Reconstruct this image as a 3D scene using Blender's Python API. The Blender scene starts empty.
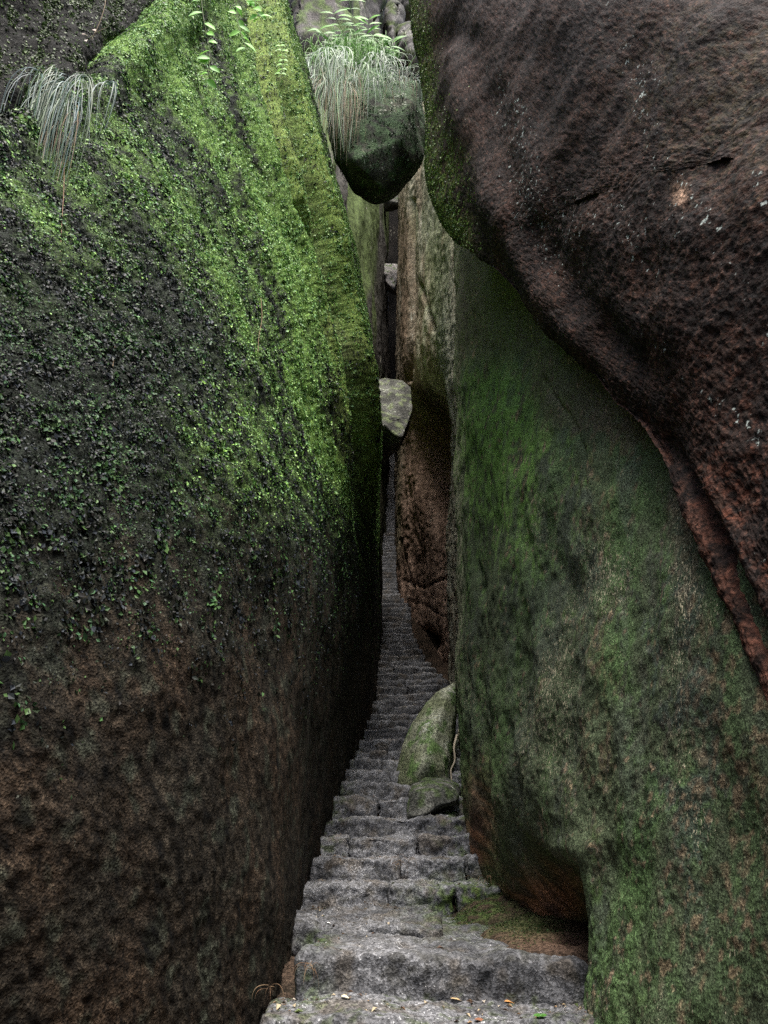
import bpy, bmesh, math, random
import numpy as np
from mathutils import Vector, Matrix

SEED = 7
random.seed(SEED)
rng = np.random.default_rng(SEED)
sc = bpy.context.scene
C = sc.collection
R = math.radians

# ------------------------------------------------------------------ camera model
F = 819.0                       # focal length in pixels (1024 px high frame)
TH = R(23.0)                    # pitch up
CZ = 2.0                        # eye height above datum
cT, sT = math.cos(TH), math.sin(TH)


def unproj(px, py, Y):
    """point on the ray of pixel (px,py) at horizontal distance Y"""
    px = np.asarray(px, float); py = np.asarray(py, float); Y = np.asarray(Y, float)
    u = (px - 384.0) / F
    v = (512.0 - py) / F
    s = Y / (cT - v * sT)
    return np.stack(np.broadcast_arrays(u * s, Y + 0 * s, (sT + v * cT) * s + CZ), -1)


def proj(P):
    X, Y, Z = P[..., 0], P[..., 1], P[..., 2] - CZ
    zc = Y * cT + Z * sT
    yc = Z * cT - Y * sT
    zc = np.where(np.abs(zc) < 1e-3, 1e-3, zc)
    return 384 + F * X / zc, 512 - F * yc / zc


def at(px, py, Y):
    return Vector(unproj(px, py, Y).tolist())

# ------------------------------------------------------------------ noise


def _hash(ix, iy, iz, k):
    h = (ix.astype(np.uint32) * np.uint32(374761393) + iy.astype(np.uint32) * np.uint32(668265263)
         + iz.astype(np.uint32) * np.uint32(2147483647) + np.uint32((k * 974634777) & 0xffffffff))
    h = (h ^ (h >> np.uint32(13))) * np.uint32(1274126177)
    h = (h ^ (h >> np.uint32(15))) * np.uint32(2246822519)
    return h ^ (h >> np.uint32(16))


GR = np.array([[1, 1, 0], [-1, 1, 0], [1, -1, 0], [-1, -1, 0], [1, 0, 1], [-1, 0, 1], [1, 0, -1], [-1, 0, -1],
               [0, 1, 1], [0, -1, 1], [0, 1, -1], [0, -1, -1], [1, 1, 0], [-1, 1, 0], [0, -1, 1], [0, -1, -1]], float)


def noise(P, k=0):
    P = np.asarray(P, float)
    i = np.floor(P).astype(np.int64)
    f = P - i
    w = f * f * f * (f * (f * 6 - 15) + 10)
    out = 0
    for dx in (0, 1):
        for dy in (0, 1):
            for dz in (0, 1):
                g = GR[_hash(i[..., 0] + dx, i[..., 1] + dy, i[..., 2] + dz, k) & np.uint32(15)]
                d = (g[..., 0] * (f[..., 0] - dx) + g[..., 1] * (f[..., 1] - dy) + g[..., 2] * (f[..., 2] - dz))
                wx = w[..., 0] if dx else 1 - w[..., 0]
                wy = w[..., 1] if dy else 1 - w[..., 1]
                wz = w[..., 2] if dz else 1 - w[..., 2]
                out = out + wx * wy * wz * d
    return out


def fbm(P, scale, octv=4, k=0, gain=.5):
    a, s, amp = 0, 1.0 / scale, 1.0
    P = np.asarray(P, float)
    for o in range(octv):
        a = a + amp * noise(P * s + 17.3 * o, k + o)
        s *= 2.03
        amp *= gain
    return a


def ridge(P, scale, octv=3, k=0):
    a, s, amp = 0, 1.0 / scale, 1.0
    for o in range(octv):
        a = a + amp * (1 - 2 * np.abs(noise(np.asarray(P) * s + 9.1 * o, k + o)))
        s *= 2.1
        amp *= .5
    return a


def ss(a, b, x):
    t = np.clip((x - a) / (b - a), 0, 1)
    return t * t * (3 - 2 * t)


def lerp(a, b, t):
    t = np.asarray(t)[..., None]
    return np.asarray(a) * (1 - t) + np.asarray(b) * t


def bump2(px, py, cx, cy, rx, ry):
    return np.exp(-(((px - cx) / rx) ** 2 + ((py - cy) / ry) ** 2))


def polydist(px, py, pts):
    """signed-ish distance (px) to a polyline: (unsigned distance, side)"""
    best = np.full(px.shape, 1e9)
    side = np.zeros(px.shape)
    for (ax, ay), (bx, by) in zip(pts[:-1], pts[1:]):
        dx, dy = bx - ax, by - ay
        L = dx * dx + dy * dy
        t = np.clip(((px - ax) * dx + (py - ay) * dy) / L, 0, 1)
        d = np.hypot(px - ax - t * dx, py - ay - t * dy)
        s = (px - ax) * dy - (py - ay) * dx
        m = d < best
        best = np.where(m, d, best)
        side = np.where(m, np.sign(s), side)
    return best, side

# ------------------------------------------------------------------ tagging and mesh helpers


def tag(o, label=None, cat=None, group=None, kind=None):
    if label: o['label'] = label
    if cat: o['category'] = cat
    if group: o['group'] = group
    if kind: o['kind'] = kind
    return o


def empty(name, loc):
    o = bpy.data.objects.new(name, None)
    o.empty_display_size = .1
    o.location = loc
    C.objects.link(o)
    return o


def mesh_obj(name, V, Fc, mat, parent=None, cols=None, base=None, smooth=True, masks=None):
    """V: (n,3) world coords. The origin goes to `base` (or the parent's place)."""
    V = np.asarray(V, float)
    if parent is not None:
        org = np.array(parent_world(parent))
    elif base is not None:
        org = np.array(base)
    else:
        org = np.array([V[:, 0].mean(), V[:, 1].mean(), V[:, 2].min()])
    me = bpy.data.meshes.new(name)
    L = V - org
    if isinstance(Fc, np.ndarray):
        n = len(Fc); k = Fc.shape[1]
        me.vertices.add(len(L)); me.vertices.foreach_set('co', L.astype(np.float32).ravel())
        me.loops.add(n * k); me.loops.foreach_set('vertex_index', Fc.astype(np.int32).ravel())
        me.polygons.add(n)
        me.polygons.foreach_set('loop_start', np.arange(0, n * k, k, dtype=np.int32))
        me.polygons.foreach_set('loop_total', np.full(n, k, dtype=np.int32))
        me.update(calc_edges=True)
    else:
        me.from_pydata([tuple(v) for v in L], [], [list(f) for f in Fc])
        me.update()
    me.polygons.foreach_set('use_smooth', np.full(len(me.polygons), smooth))
    if cols is not None:
        a = me.color_attributes.new('Col', 'FLOAT_COLOR', 'POINT')
        c4 = np.ones((len(V), 4), np.float32)
        c4[:, :3] = np.clip(cols, 0.002, 1)
        if masks is not None:
            c4[:, 3] = masks
        a.data.foreach_set('color', c4.ravel())
    me.materials.append(mat)
    o = bpy.data.objects.new(name, me)
    if parent is not None:
        o.parent = parent
    else:
        o.location = org
    C.objects.link(o)
    return o


def parent_world(p):
    v = Vector(p.location)
    while p.parent is not None:
        p = p.parent
        v = v + Vector(p.location)
    return v

# ------------------------------------------------------------------ lofted rock surfaces


def hermite(A, n, axis):
    """resample array A (control along axis) to n samples, Catmull-Rom with limited slopes"""
    A = np.moveaxis(np.asarray(A, float), axis, 0)
    m = A.shape[0]
    d = np.diff(A, axis=0)
    s = np.zeros_like(A)
    s[1:-1] = np.where(d[1:] * d[:-1] > 0, (d[1:] + d[:-1]) / 2, (d[1:] + d[:-1]) / 4)
    s[0] = d[0]; s[-1] = d[-1]
    t = np.linspace(0, m - 1, n)
    i = np.minimum(t.astype(int), m - 2)
    f = (t - i).reshape((-1,) + (1,) * (A.ndim - 1))
    h00 = 2 * f**3 - 3 * f**2 + 1; h10 = f**3 - 2 * f**2 + f
    h01 = -2 * f**3 + 3 * f**2; h11 = f**3 - f**2
    out = h00 * A[i] + h10 * s[i] + h01 * A[i + 1] + h11 * s[i + 1]
    return np.moveaxis(out, 0, axis)


def resample_axis(arrs, axis, n, wfun):
    """second pass: re-parametrise so that samples sit evenly by weight"""
    return [hermite(a, n, axis) for a in arrs]


def grid_normals(P):
    du = np.gradient(P, axis=1); dv = np.gradient(P, axis=0)
    n = np.cross(du, dv)
    n /= np.linalg.norm(n, axis=-1, keepdims=True) + 1e-12
    view = np.array([0, 0, CZ]) - P
    if (np.einsum('...k,...k', n, view) > 0).mean() < .5:
        n = -n
    return n


def loft(PX, PY, YD, nr, nc, warp=None):
    px = hermite(hermite(PX, nr, 0), nc, 1)
    py = hermite(hermite(PY, nr, 0), nc, 1)
    ly = hermite(hermite(np.log(np.asarray(YD, float)), nr, 0), nc, 1)
    if warp is not None:
        px, py, ly = warp(px, py, ly)
    return unproj(px, py, np.exp(ly)), px, py


def solid(name, P, mat, cols, back, masks=None, base=None, seg=3, near=None, near_last=False):
    """grid surface P (nr,nc,3) closed by skirts along `back` vectors (dict side -> vector) and a back sheet"""
    if near is not None:      # unseen rock added past the camera, in world space, to block light from behind
        e = P[:, -1:] if near_last else P[:, :1]
        ext = np.concatenate([e + np.array([dx, dy, 0.]) for dx, dy in near], 1)
        ext = ext + np.array([1, .3, 0]) * (.10 * fbm(ext, .7, 3, 7) + .02 * fbm(ext, .12, 3, 8))[..., None]
        edge = (cols[:, -40:] if near_last else cols[:, :40]).mean(1)
        ker = np.ones(61) / 61
        edge = np.stack([np.convolve(np.pad(edge[:, c], 30, mode='edge'), ker, mode='valid') for c in range(3)], -1)
        cl = edge[:, None, :] * np.clip(1 + .9 * fbm(ext, .22, 4, 9) + .7 * fbm(ext, .05, 3, 10), .25, 2.2)[..., None]
        P = np.concatenate([P, ext] if near_last else [ext[:, ::-1], P], 1)
        cols = np.concatenate([cols, cl] if near_last else [cl, cols], 1)
        if masks is not None:
            z = np.zeros(cl.shape[:2]); masks = np.concatenate([masks, z] if near_last else [z, masks], 1)
    nr, nc = P.shape[:2]
    V = P.reshape(-1, 3)
    idx = np.arange(nr * nc).reshape(nr, nc)
    q = np.stack([idx[:-1, :-1], idx[:-1, 1:], idx[1:, 1:], idx[1:, :-1]], -1).reshape(-1, 4)
    loop = np.concatenate([idx[0, :-1], idx[:-1, -1], idx[-1, :0:-1], idx[:0:-1, 0]])
    Vs = [V]; Fs = [q]; cs = [cols.reshape(-1, 3)]
    ms = [masks.reshape(-1)] if masks is not None else None
    b = np.asarray(back, float)
    lp = P.reshape(-1, 3)[loop]
    cen = lp.mean(0)
    prev = loop
    n = len(loop)
    off = nr * nc
    for s in range(1, seg + 1):
        t = s / seg
        shrink = 1 - .12 * t * t
        ring = cen + (lp - cen) * shrink + b * t
        ids = off + np.arange(n)
        Vs.append(ring); off += n
        cs.append(cols.reshape(-1, 3)[loop])
        if ms is not None: ms.append(masks.reshape(-1)[loop] * 0)
        nx = np.roll(np.arange(n), -1)
        Fs.append(np.stack([prev, prev[nx], ids[nx], ids], -1))
        prev = ids
    Vs.append((cen + b)[None]); cs.append(cols.reshape(-1, 3)[loop].mean(0)[None])
    if ms is not None: ms.append(np.zeros(1))
    nx = np.roll(np.arange(n), -1)
    tri = np.stack([prev, prev[nx], np.full(n, off), np.full(n, off)], -1)
    V = np.concatenate(Vs); cc = np.concatenate(cs)
    faces = np.concatenate(Fs)
    me_faces = faces
    # fan triangles as separate call (quads with a repeated vertex are invalid)
    tri = tri[:, :3]
    flat = np.concatenate([me_faces.ravel(), tri.ravel()])
    tot = np.concatenate([np.full(len(me_faces), 4), np.full(len(tri), 3)]).astype(np.int32)
    start = np.concatenate([[0], np.cumsum(tot)[:-1]]).astype(np.int32)
    org = np.array(base if base is not None else [V[:, 0].mean(), V[:, 1].mean(), V[:, 2].min()])
    me = bpy.data.meshes.new(name)
    me.vertices.add(len(V)); me.vertices.foreach_set('co', (V - org).astype(np.float32).ravel())
    me.loops.add(len(flat)); me.loops.foreach_set('vertex_index', flat.astype(np.int32))
    me.polygons.add(len(tot))
    me.polygons.foreach_set('loop_start', start); me.polygons.foreach_set('loop_total', tot)
    me.update(calc_edges=True)
    me.polygons.foreach_set('use_smooth', np.ones(len(tot), bool))
    a = me.color_attributes.new('Col', 'FLOAT_COLOR', 'POINT')
    c4 = np.ones((len(V), 4), np.float32); c4[:, :3] = np.clip(cc, .002, 1)
    c4[:, 3] = np.concatenate(ms) if ms is not None else 0
    a.data.foreach_set('color', c4.ravel())
    me.materials.append(mat)
    o = bpy.data.objects.new(name, me); o.location = org
    C.objects.link(o)
    return o

# ------------------------------------------------------------------ materials


class NT:
    def __init__(s, name):
        s.m = bpy.data.materials.new(name); s.m.use_nodes = True
        s.t = s.m.node_tree; s.t.nodes.clear()

    def n(s, typ, **kw):
        nd = s.t.nodes.new(typ)
        for k, v in kw.items():
            if k == 'inp':
                for kk, vv in v.items(): nd.inputs[kk].default_value = vv
            else: setattr(nd, k, v)
        return nd

    def l(s, a, b): s.t.links.new(a, b)


def ramp(nt, src, p0, p1, c0=(0, 0, 0, 1), c1=(1, 1, 1, 1)):
    r = nt.n('ShaderNodeValToRGB')
    r.color_ramp.elements[0].position = p0; r.color_ramp.elements[0].color = c0
    r.color_ramp.elements[1].position = p1; r.color_ramp.elements[1].color = c1
    nt.l(src, r.inputs['Fac'])
    return r.outputs['Color']


def rock_mat(name, fine=70, dark=.45, light=1.5, fleck=(.5, .5, .45), fleck_scale=45, fleck_thr=(.70, .76),
             bump=.35, bdist=.01, rough=.9, spec=.12, stretch=(1, 1, 1), grain=160):
    """vertex colour carries the broad stains; nodes add grain, mineral flecks (where alpha allows) and bump"""
    nt = NT(name)
    out = nt.n('ShaderNodeOutputMaterial'); bs = nt.n('ShaderNodeBsdfPrincipled')
    nt.l(bs.outputs[0], out.inputs[0])
    tc = nt.n('ShaderNodeTexCoord')
    mp = nt.n('ShaderNodeMapping'); mp.inputs['Scale'].default_value = stretch
    nt.l(tc.outputs['Object'], mp.inputs['Vector'])
    va = nt.n('ShaderNodeVertexColor', layer_name='Col')
    n1 = nt.n('ShaderNodeTexNoise', inp={'Scale': fine, 'Detail': 6.0, 'Roughness': .65})
    nt.l(tc.outputs['Object'], n1.inputs['Vector'])
    v1 = nt.n('ShaderNodeTexVoronoi', inp={'Scale': grain, 'Randomness': 1.0})
    nt.l(tc.outputs['Object'], v1.inputs['Vector'])
    # value variation
    r1 = ramp(nt, n1.outputs['Fac'], .32, .70, (dark, dark, dark, 1), (light, light, light, 1))
    mul = nt.n('ShaderNodeMix', data_type='RGBA', blend_type='MULTIPLY'); mul.inputs[0].default_value = 1
    nt.l(va.outputs['Color'], mul.inputs[6]); nt.l(r1, mul.inputs[7])
    sepc = nt.n('ShaderNodeSeparateColor'); nt.l(v1.outputs['Color'], sepc.inputs[0])
    r2 = ramp(nt, sepc.outputs[0], 0, 1, (.38, .38, .38, 1), (1.62, 1.62, 1.62, 1))
    mul2 = nt.n('ShaderNodeMix', data_type='RGBA', blend_type='MULTIPLY'); mul2.inputs[0].default_value = 1
    nt.l(mul.outputs[2], mul2.inputs[6]); nt.l(r2, mul2.inputs[7])
    # flecks
    n2 = nt.n('ShaderNodeTexNoise', inp={'Scale': fleck_scale, 'Detail': 3.0, 'Roughness': .6})
    nt.l(mp.outputs[0], n2.inputs['Vector'])
    ma = nt.n('ShaderNodeMath', operation='ADD'); nt.l(n2.outputs['Fac'], ma.inputs[0])
    mm = nt.n('ShaderNodeMath', operation='MULTIPLY_ADD'); nt.l(va.outputs['Alpha'], mm.inputs[0])
    mm.inputs[1].default_value = .25; mm.inputs[2].default_value = -.125
    nt.l(mm.outputs[0], ma.inputs[1])
    r3 = ramp(nt, ma.outputs[0], *fleck_thr)
    mx = nt.n('ShaderNodeMix', data_type='RGBA')
    nt.l(r3, mx.inputs[0]); nt.l(mul2.outputs[2], mx.inputs[6]); mx.inputs[7].default_value = (*fleck, 1)
    nt.l(mx.outputs[2], bs.inputs['Base Color'])
    # bump
    ad = nt.n('ShaderNodeMath', operation='MULTIPLY_ADD')
    nt.l(v1.outputs['Distance'], ad.inputs[0]); ad.inputs[1].default_value = .35; nt.l(n1.outputs['Fac'], ad.inputs[2])
    bp = nt.n('ShaderNodeBump', inp={'Strength': bump, 'Distance': bdist})
    nt.l(ad.outputs[0], bp.inputs['Height']); nt.l(bp.outputs[0], bs.inputs['Normal'])
    bs.inputs['Roughness'].default_value = rough
    bs.inputs['Specular IOR Level'].default_value = spec
    return nt.m


def leaf_mat(name, rough=.5, spec=.4, trans=.25, tint=None):
    nt = NT(name)
    out = nt.n('ShaderNodeOutputMaterial'); bs = nt.n('ShaderNodeBsdfPrincipled')
    va = nt.n('ShaderNodeVertexColor', layer_name='Col')
    nt.l(va.outputs['Color'], bs.inputs['Base Color'])
    bs.inputs['Roughness'].default_value = rough
    bs.inputs['Specular IOR Level'].default_value = spec
    if trans > 0:
        tr = nt.n('ShaderNodeBsdfTranslucent'); nt.l(va.outputs['Color'], tr.inputs['Color'])
        mx = nt.n('ShaderNodeMixShader'); mx.inputs[0].default_value = trans
        nt.l(bs.outputs[0], mx.inputs[1]); nt.l(tr.outputs[0], mx.inputs[2]); nt.l(mx.outputs[0], out.inputs[0])
    else:
        nt.l(bs.outputs[0], out.inputs[0])
    return nt.m


M_LEFT = rock_mat('mossy_rock', fine=70, dark=.3, light=1.9, bump=.9, bdist=.012, fleck=(.22, .23, .19), fleck_scale=80, fleck_thr=(.74, .80), grain=140, rough=.85, spec=.12)
M_BROWN = rock_mat('brown_granite', fine=38, dark=.3, light=1.7, bump=.6, bdist=.014, fleck=(.33, .37, .34), fleck_scale=34, fleck_thr=(.735, .80), grain=90, rough=.85, spec=.15)
M_GREEN = rock_mat('algae_granite', fine=90, dark=.42, light=1.55, bump=.6, bdist=.008, fleck=(.40, .36, .25), fleck_scale=115, fleck_thr=(.665, .72), grain=170, stretch=(1, 1, .45), rough=.9, spec=.12)
M_PALE = rock_mat('pale_granite', fine=22, dark=.6, light=1.35, bump=.5, bdist=.03, fleck=(.45, .44, .36), fleck_scale=16, fleck_thr=(.68, .74), grain=45, stretch=(1, 1, .3))
M_STEP = rock_mat('grey_granite', fine=45, dark=.55, light=1.45, bump=.6, bdist=.012, fleck=(.55, .55, .55), fleck_scale=95, fleck_thr=(.68, .73), grain=120, rough=.85, spec=.2)
M_STONE = rock_mat('fallen_stone', fine=30, dark=.6, light=1.35, bump=.5, bdist=.02, fleck=(.4, .42, .36), fleck_scale=24, fleck_thr=(.66, .74), grain=70)
M_SOIL = rock_mat('soil', fine=60, dark=.5, light=1.5, bump=.7, bdist=.015, fleck=(.25, .2, .14), fleck_scale=60, fleck_thr=(.68, .74), grain=110, rough=.95, spec=.1)
M_MOSS = leaf_mat('moss_leaf', rough=.5, spec=.16, trans=.12)
M_LEAF = leaf_mat('leaf', rough=.5, spec=.35, trans=.35)
M_GRASS = leaf_mat('grass_blade', rough=.45, spec=.4, trans=.3)
M_DRY = leaf_mat('dry_plant', rough=.8, spec=.2, trans=.15)

# ------------------------------------------------------------------ left mossy boulder
EDGE_Y = np.array([-140, 0, 100, 150, 200, 300, 400, 470, 550, 600, 640, 680, 740, 800, 850, 900, 950, 1024, 1160])
EDGE_X = np.array([225, 287, 309, 322, 340, 362, 371, 378, 381, 380, 378, 370, 354, 338, 328, 312, 297, 255, 200])


def left_edge(py): return np.interp(py, EDGE_Y, EDGE_X)


rows = [-70, 0, 200, 300, 400, 600, 900, 1160]
Yst = [1.5, 1.9, 2.3, 2.7, 3.1, 3.7, 4.6, 6.2, 8.5, 11, 14, 17, 20, 24]
T = [
    [-760, -520, -330, -180, -60, 50, 135, 200, 240, 245, 220, 200, 180, 160],
    [-600, -380, -200, -60, 40, 125, 197, 262, 289, 287, 285, 290, 285, 280],
    [-420, -190, -20, 70, 135, 195, 248, 301, 336, 340, 335, 325, 315, 305],
    [-335, -110, 35, 120, 178, 230, 275, 318, 349, 362, 360, 353, 346, 340],
    [-260, -40, 85, 165, 215, 258, 295, 330, 357, 371, 372, 368, 364, 360],
    [-190, 10, 125, 205, 248, 285, 312, 335, 354, 367, 376, 381, 383, 382],
    [-230, -25, 102, 188, 238, 272, 294, 304, 333, 362, 379, 384, 384, 380],
    [-300, -85, 50, 145, 205, 248, 280, 300, 325, 352, 370, 378, 378, 374],
]
PX = np.array(T, float)
PY = np.repeat(np.array(rows, float)[:, None], len(Yst), 1)
YD = np.repeat(np.array(Yst, float)[None], len(rows), 0)
YD[:5, 8:] = [7.4, 8.4, 10.6, 14, 18, 24]                        # the upper ribs turn towards the camera
YD[5, 8:] = [8.0, 9.7, 12.4, 15.6, 19, 24]
PY[0, :8] = [-460, -400, -330, -260, -200, -140, -100, -80]     # near part raised above the frame, unseen, to hold back light
PX[0, :8] = [-300, -150, -60, 0, 60, 105, 150, 205]
PY[0, 8:] = [-50, 30, 90, 125, 145, 155]                        # and its top drops away towards the back
PY[1, 8:] = [8, 75, 130, 158, 170, 175]
P, lpx, lpy = loft(PX, PY, YD, 640, 420)
N = grid_normals(P)

Q = np.clip(1 - (lpy - 60) / 600, .16, 1.4)
lq = (left_edge(lpy) - lpx) / (190 * Q)          # streak coordinate: 0 at the corridor edge
# creases that divide the right-hand ribs
crease1 = [(255, -20), (276, 77), (287, 117), (303, 180), (322, 240), (338, 312), (350, 385), (357, 450), (364, 540), (368, 640)]
crease2 = [(240, -20), (262, 90), (275, 150), (290, 200), (311, 245), (333, 318), (345, 372), (354, 450), (361, 540), (366, 640)]
crease3 = [(196, 40), (214, 120), (240, 200), (268, 280), (296, 360), (314, 430), (332, 520), (345, 620)]
gul = [(120, 60), (165, 120), (205, 200), (240, 280), (275, 370), (300, 450), (322, 540), (338, 630)]
d1, s1 = polydist(lpx, lpy, crease1)
d2, s2 = polydist(lpx, lpy, crease2)
d3, s3 = polydist(lpx, lpy, crease3)
d4, s4 = polydist(lpx, lpy, gul)
upmask = 1 - ss(380, 560, lpy)
disp = -.34 * np.exp(-(d1 / 5) ** 2) + .14 * np.exp(-((d1 - 11) / 8) ** 2) * (s1 > 0)
disp += -.20 * np.exp(-(d2 / 4.5) ** 2) + .08 * np.exp(-((d2 - 9) / 7) ** 2)
disp += -.07 * np.exp(-(d3 / 7) ** 2)
disp += -.05 * np.exp(-(d4 / 26) ** 2)
disp *= upmask
# dark recess above the shoulder in the top left corner
ul = [(300, -260), (205, -60), (150, 8), (112, 40), (86, 72), (45, 92), (-10, 120), (-200, 200)]
dul, sul = polydist(lpx, lpy, ul)
above = (sul > 0)
upl = np.where(above, 1, -1) * dul
if (above[(lpx > 0) & (lpx < 60) & (lpy > 0) & (lpy < 40)]).mean() < .5: upl = -upl
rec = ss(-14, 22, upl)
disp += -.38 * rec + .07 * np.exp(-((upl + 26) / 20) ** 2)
# streaked flutes following the slope of the rock, then general roughness
fl = np.stack([lq * 5.5, lpy / 260, 0 * lpy], -1)
disp += .030 * fbm(fl, 1.0, 3, 11) * upmask * (1 - .85 * ss(1.2, 1.8, lq)) * ss(0, 60, left_edge(lpy) - lpx + 30)
disp += .045 * fbm(P, .9, 3, 1) + .010 * (1 - .55 * ss(470, 620, lpy)) * fbm(P, .16, 4, 2) + .006 * fbm(P, .035, 3, 5)
low = ss(470, 620, lpy)
disp += low * .005 * fbm(P * np.array([1, 1, 1.0]) @ np.array([[1, 0, .5], [0, 1, .5], [-.5, 0, 1]]), .03, 3, 8)
Pl = P + N * disp[..., None]
Nl = grid_normals(Pl)


def left_masks(px, py, P):
    """0..1 amount of bright moss, and amount of any leaf cover"""
    e = left_edge(py)
    q = (e - px) / (190 * np.clip(1 - (py - 60) / 600, .16, 1.4))
    stre = fbm(np.stack([q * 7, py / 170, 0 * py], -1), 1.0, 4, 31)
    blot = fbm(P, .16, 4, 33)
    b = .60 + 1.25 * stre + .8 * blot + .9 * fbm(P, .05, 3, 36)
    band = 1.1 * (1 - ss(.50, 1.05, q)) + .42 * np.exp(-((q - 1.12) / .22) ** 2) + .30 * bump2(px, py, 60, 190, 110, 90) + .5 * bump2(px, py, 265, 480, 80, 100) + .5 * bump2(px, py, 150, 45, 50, 40)
    band = np.clip(band, 0, 1)
    band *= 1 - ss(400, 600, py + 60 * blot)
    darkband = np.exp(-((q - .80 - .12 * fbm(P, .5, 3, 35)) / .17) ** 2) * (1 - ss(300, 420, py)) * ss(30, 130, py) * np.clip(.75 + 1.6 * blot, 0, 1)
    bright = np.clip(band * (.25 + b * .95) - .26 * darkband, 0, 1)
    cover = np.clip(1 - ss(430, 720, py + 110 * blot + .0 * px), 0, 1)
    cover = np.maximum(cover, .10 * bump2(px, py, 20, 620, 60, 120))
    return bright, cover, q, blot, stre


lb, lc, q_, blot, stre = left_masks(lpx, lpy, P)
Pl = Pl + Nl * (lc * (.012 * fbm(P, .07, 3, 37) + .010 * np.clip(ridge(P, .045, 2, 38), -1, 1)))[..., None]
Nl = grid_normals(Pl)


def left_Y(px, py, src=None):
    """distance of the left boulder's (smooth) surface under pixels"""
    px = np.atleast_1d(np.asarray(px, float)); py = np.atleast_1d(np.asarray(py, float))
    out = np.empty(px.shape)
    rp = lpy[:, 200]
    for i in np.ndindex(px.shape):
        r = int(np.clip(np.searchsorted(rp, py[i]), 0, len(rp) - 1))
        m = int(np.argmax(lpx[r]))
        out[i] = np.interp(px[i], lpx[r, :m + 1], P[r, :m + 1, 1])
    return out
grn = fbm(P, .06, 3, 41)
colu = lerp((.010, .013, .009), (.11, .19, .04), np.clip(lb * 1.1, 0, 1))
coll = lerp((.031, .025, .018), (.047, .032, .021), ss(-.25, .45, fbm(P, .5, 4, 43) + .5 * bump2(lpx, lpy, 190, 640, 160, 110)))
coll = lerp(coll, (.020, .020, .016), .3 * ss(.0, .6, fbm(P, .22, 4, 45)))
coll = lerp(coll, (.045, .055, .040), .6 * ss(.15, .5, fbm(P, .10, 3, 47) + .35 * bump2(lpx, lpy, 0, 640, 70, 150)))
gd = P @ np.array([[.9, 0, -.45], [0, .9, -.45], [.45, .45, .9]]) * np.array([1, 1, .25])
coll = .55 * coll * (1 + .5 * grn[..., None] + 1.1 * fbm(gd, .035, 3, 51)[..., None])
col = lerp(coll, colu, np.clip(lc * 1.1, 0, 1))
ribs = np.exp(-((d1 - 12) / 9) ** 2) * upmask
col = lerp(col, (.17, .23, .055), .75 * ribs)  # highlight beside the crease painted into the moss colour
col = lerp(col, (.07, .055, .05), .7 * np.exp(-((d1 - 0) / 4) ** 2) * upmask)
fleckm = np.clip(.35 + .5 * fbm(P, .25, 3, 49), 0, 1)
NEARL = [(-.04 * t + .030 * t * t, -t) for t in np.linspace(.05, 6, 90)]  # unseen run-on of the left boulder, bent inward to shut out light
o = solid('mossy_boulder', Pl, M_LEFT, col, (-3.6, .4, .2), masks=fleckm, near=NEARL)
tag(o, 'huge bulging boulder, leafy moss above and bare brown rock below, left of the steps', 'boulder')

# moss leaves scattered over the boulder


def scatter_leaves(name, P, N, w, n, size, colfun, mat, tilt=.7, lift=.004, droop=.25, keep=None):
    nr, nc = P.shape[:2]
    e1 = P[:-1, 1:] - P[:-1, :-1]; e2 = P[1:, :-1] - P[:-1, :-1]
    area = np.linalg.norm(np.cross(e1, e2), axis=-1)
    pw = (area * w[:-1, :-1]).ravel()
    pw = pw / pw.sum()
    ci = np.searchsorted(np.cumsum(pw), rng.random(n)).clip(0, len(pw) - 1)
    ii, jj = ci // (nc - 1), ci % (nc - 1)
    a, b = rng.random(n), rng.random(n)
    pos = P[ii, jj] + a[:, None] * e1[ii, jj] + b[:, None] * e2[ii, jj]
    nn = N[ii, jj] + tilt * rng.normal(size=(n, 3)) * .6
    nn /= np.linalg.norm(nn, axis=1, keepdims=True)
    # leaf axis: hanging down the face plus a random turn
    ax = rng.normal(size=(n, 3)) * .9 + np.array([0, 0, -droop * 3])
    ax -= nn * np.einsum('ij,ij->i', ax, nn)[:, None]
    ax /= np.linalg.norm(ax, axis=1, keepdims=True) + 1e-9
    sd = np.cross(nn, ax)
    s = size(n, pos)
    wd = s * rng.uniform(.55, .85, n)
    base = pos + N[ii, jj] * (lift * rng.random(n) + .001)[:, None]
    v0 = base - ax * (s * .5)[:, None]
    v2 = base + ax * (s * .5)[:, None] + nn * (s * rng.uniform(-.05, .3, n))[:, None]
    up = nn * (s * .18)[:, None]
    v1 = base + sd * (wd * .5)[:, None] + up
    v3 = base - sd * (wd * .5)[:, None] + up
    V = np.stack([v0, v1, v2, v3], 1).reshape(-1, 3)
    k = np.arange(n) * 4
    Fc = np.concatenate([np.stack([k, k + 1, k + 2], -1), np.stack([k, k + 2, k + 3], -1)])
    c = np.repeat(colfun(ii, jj, pos), 4, 0)
    return mesh_obj(name, V, Fc, mat, cols=c, smooth=False)


def pick(cols, n): return np.asarray(cols)[rng.integers(0, len(cols), n)]


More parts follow.
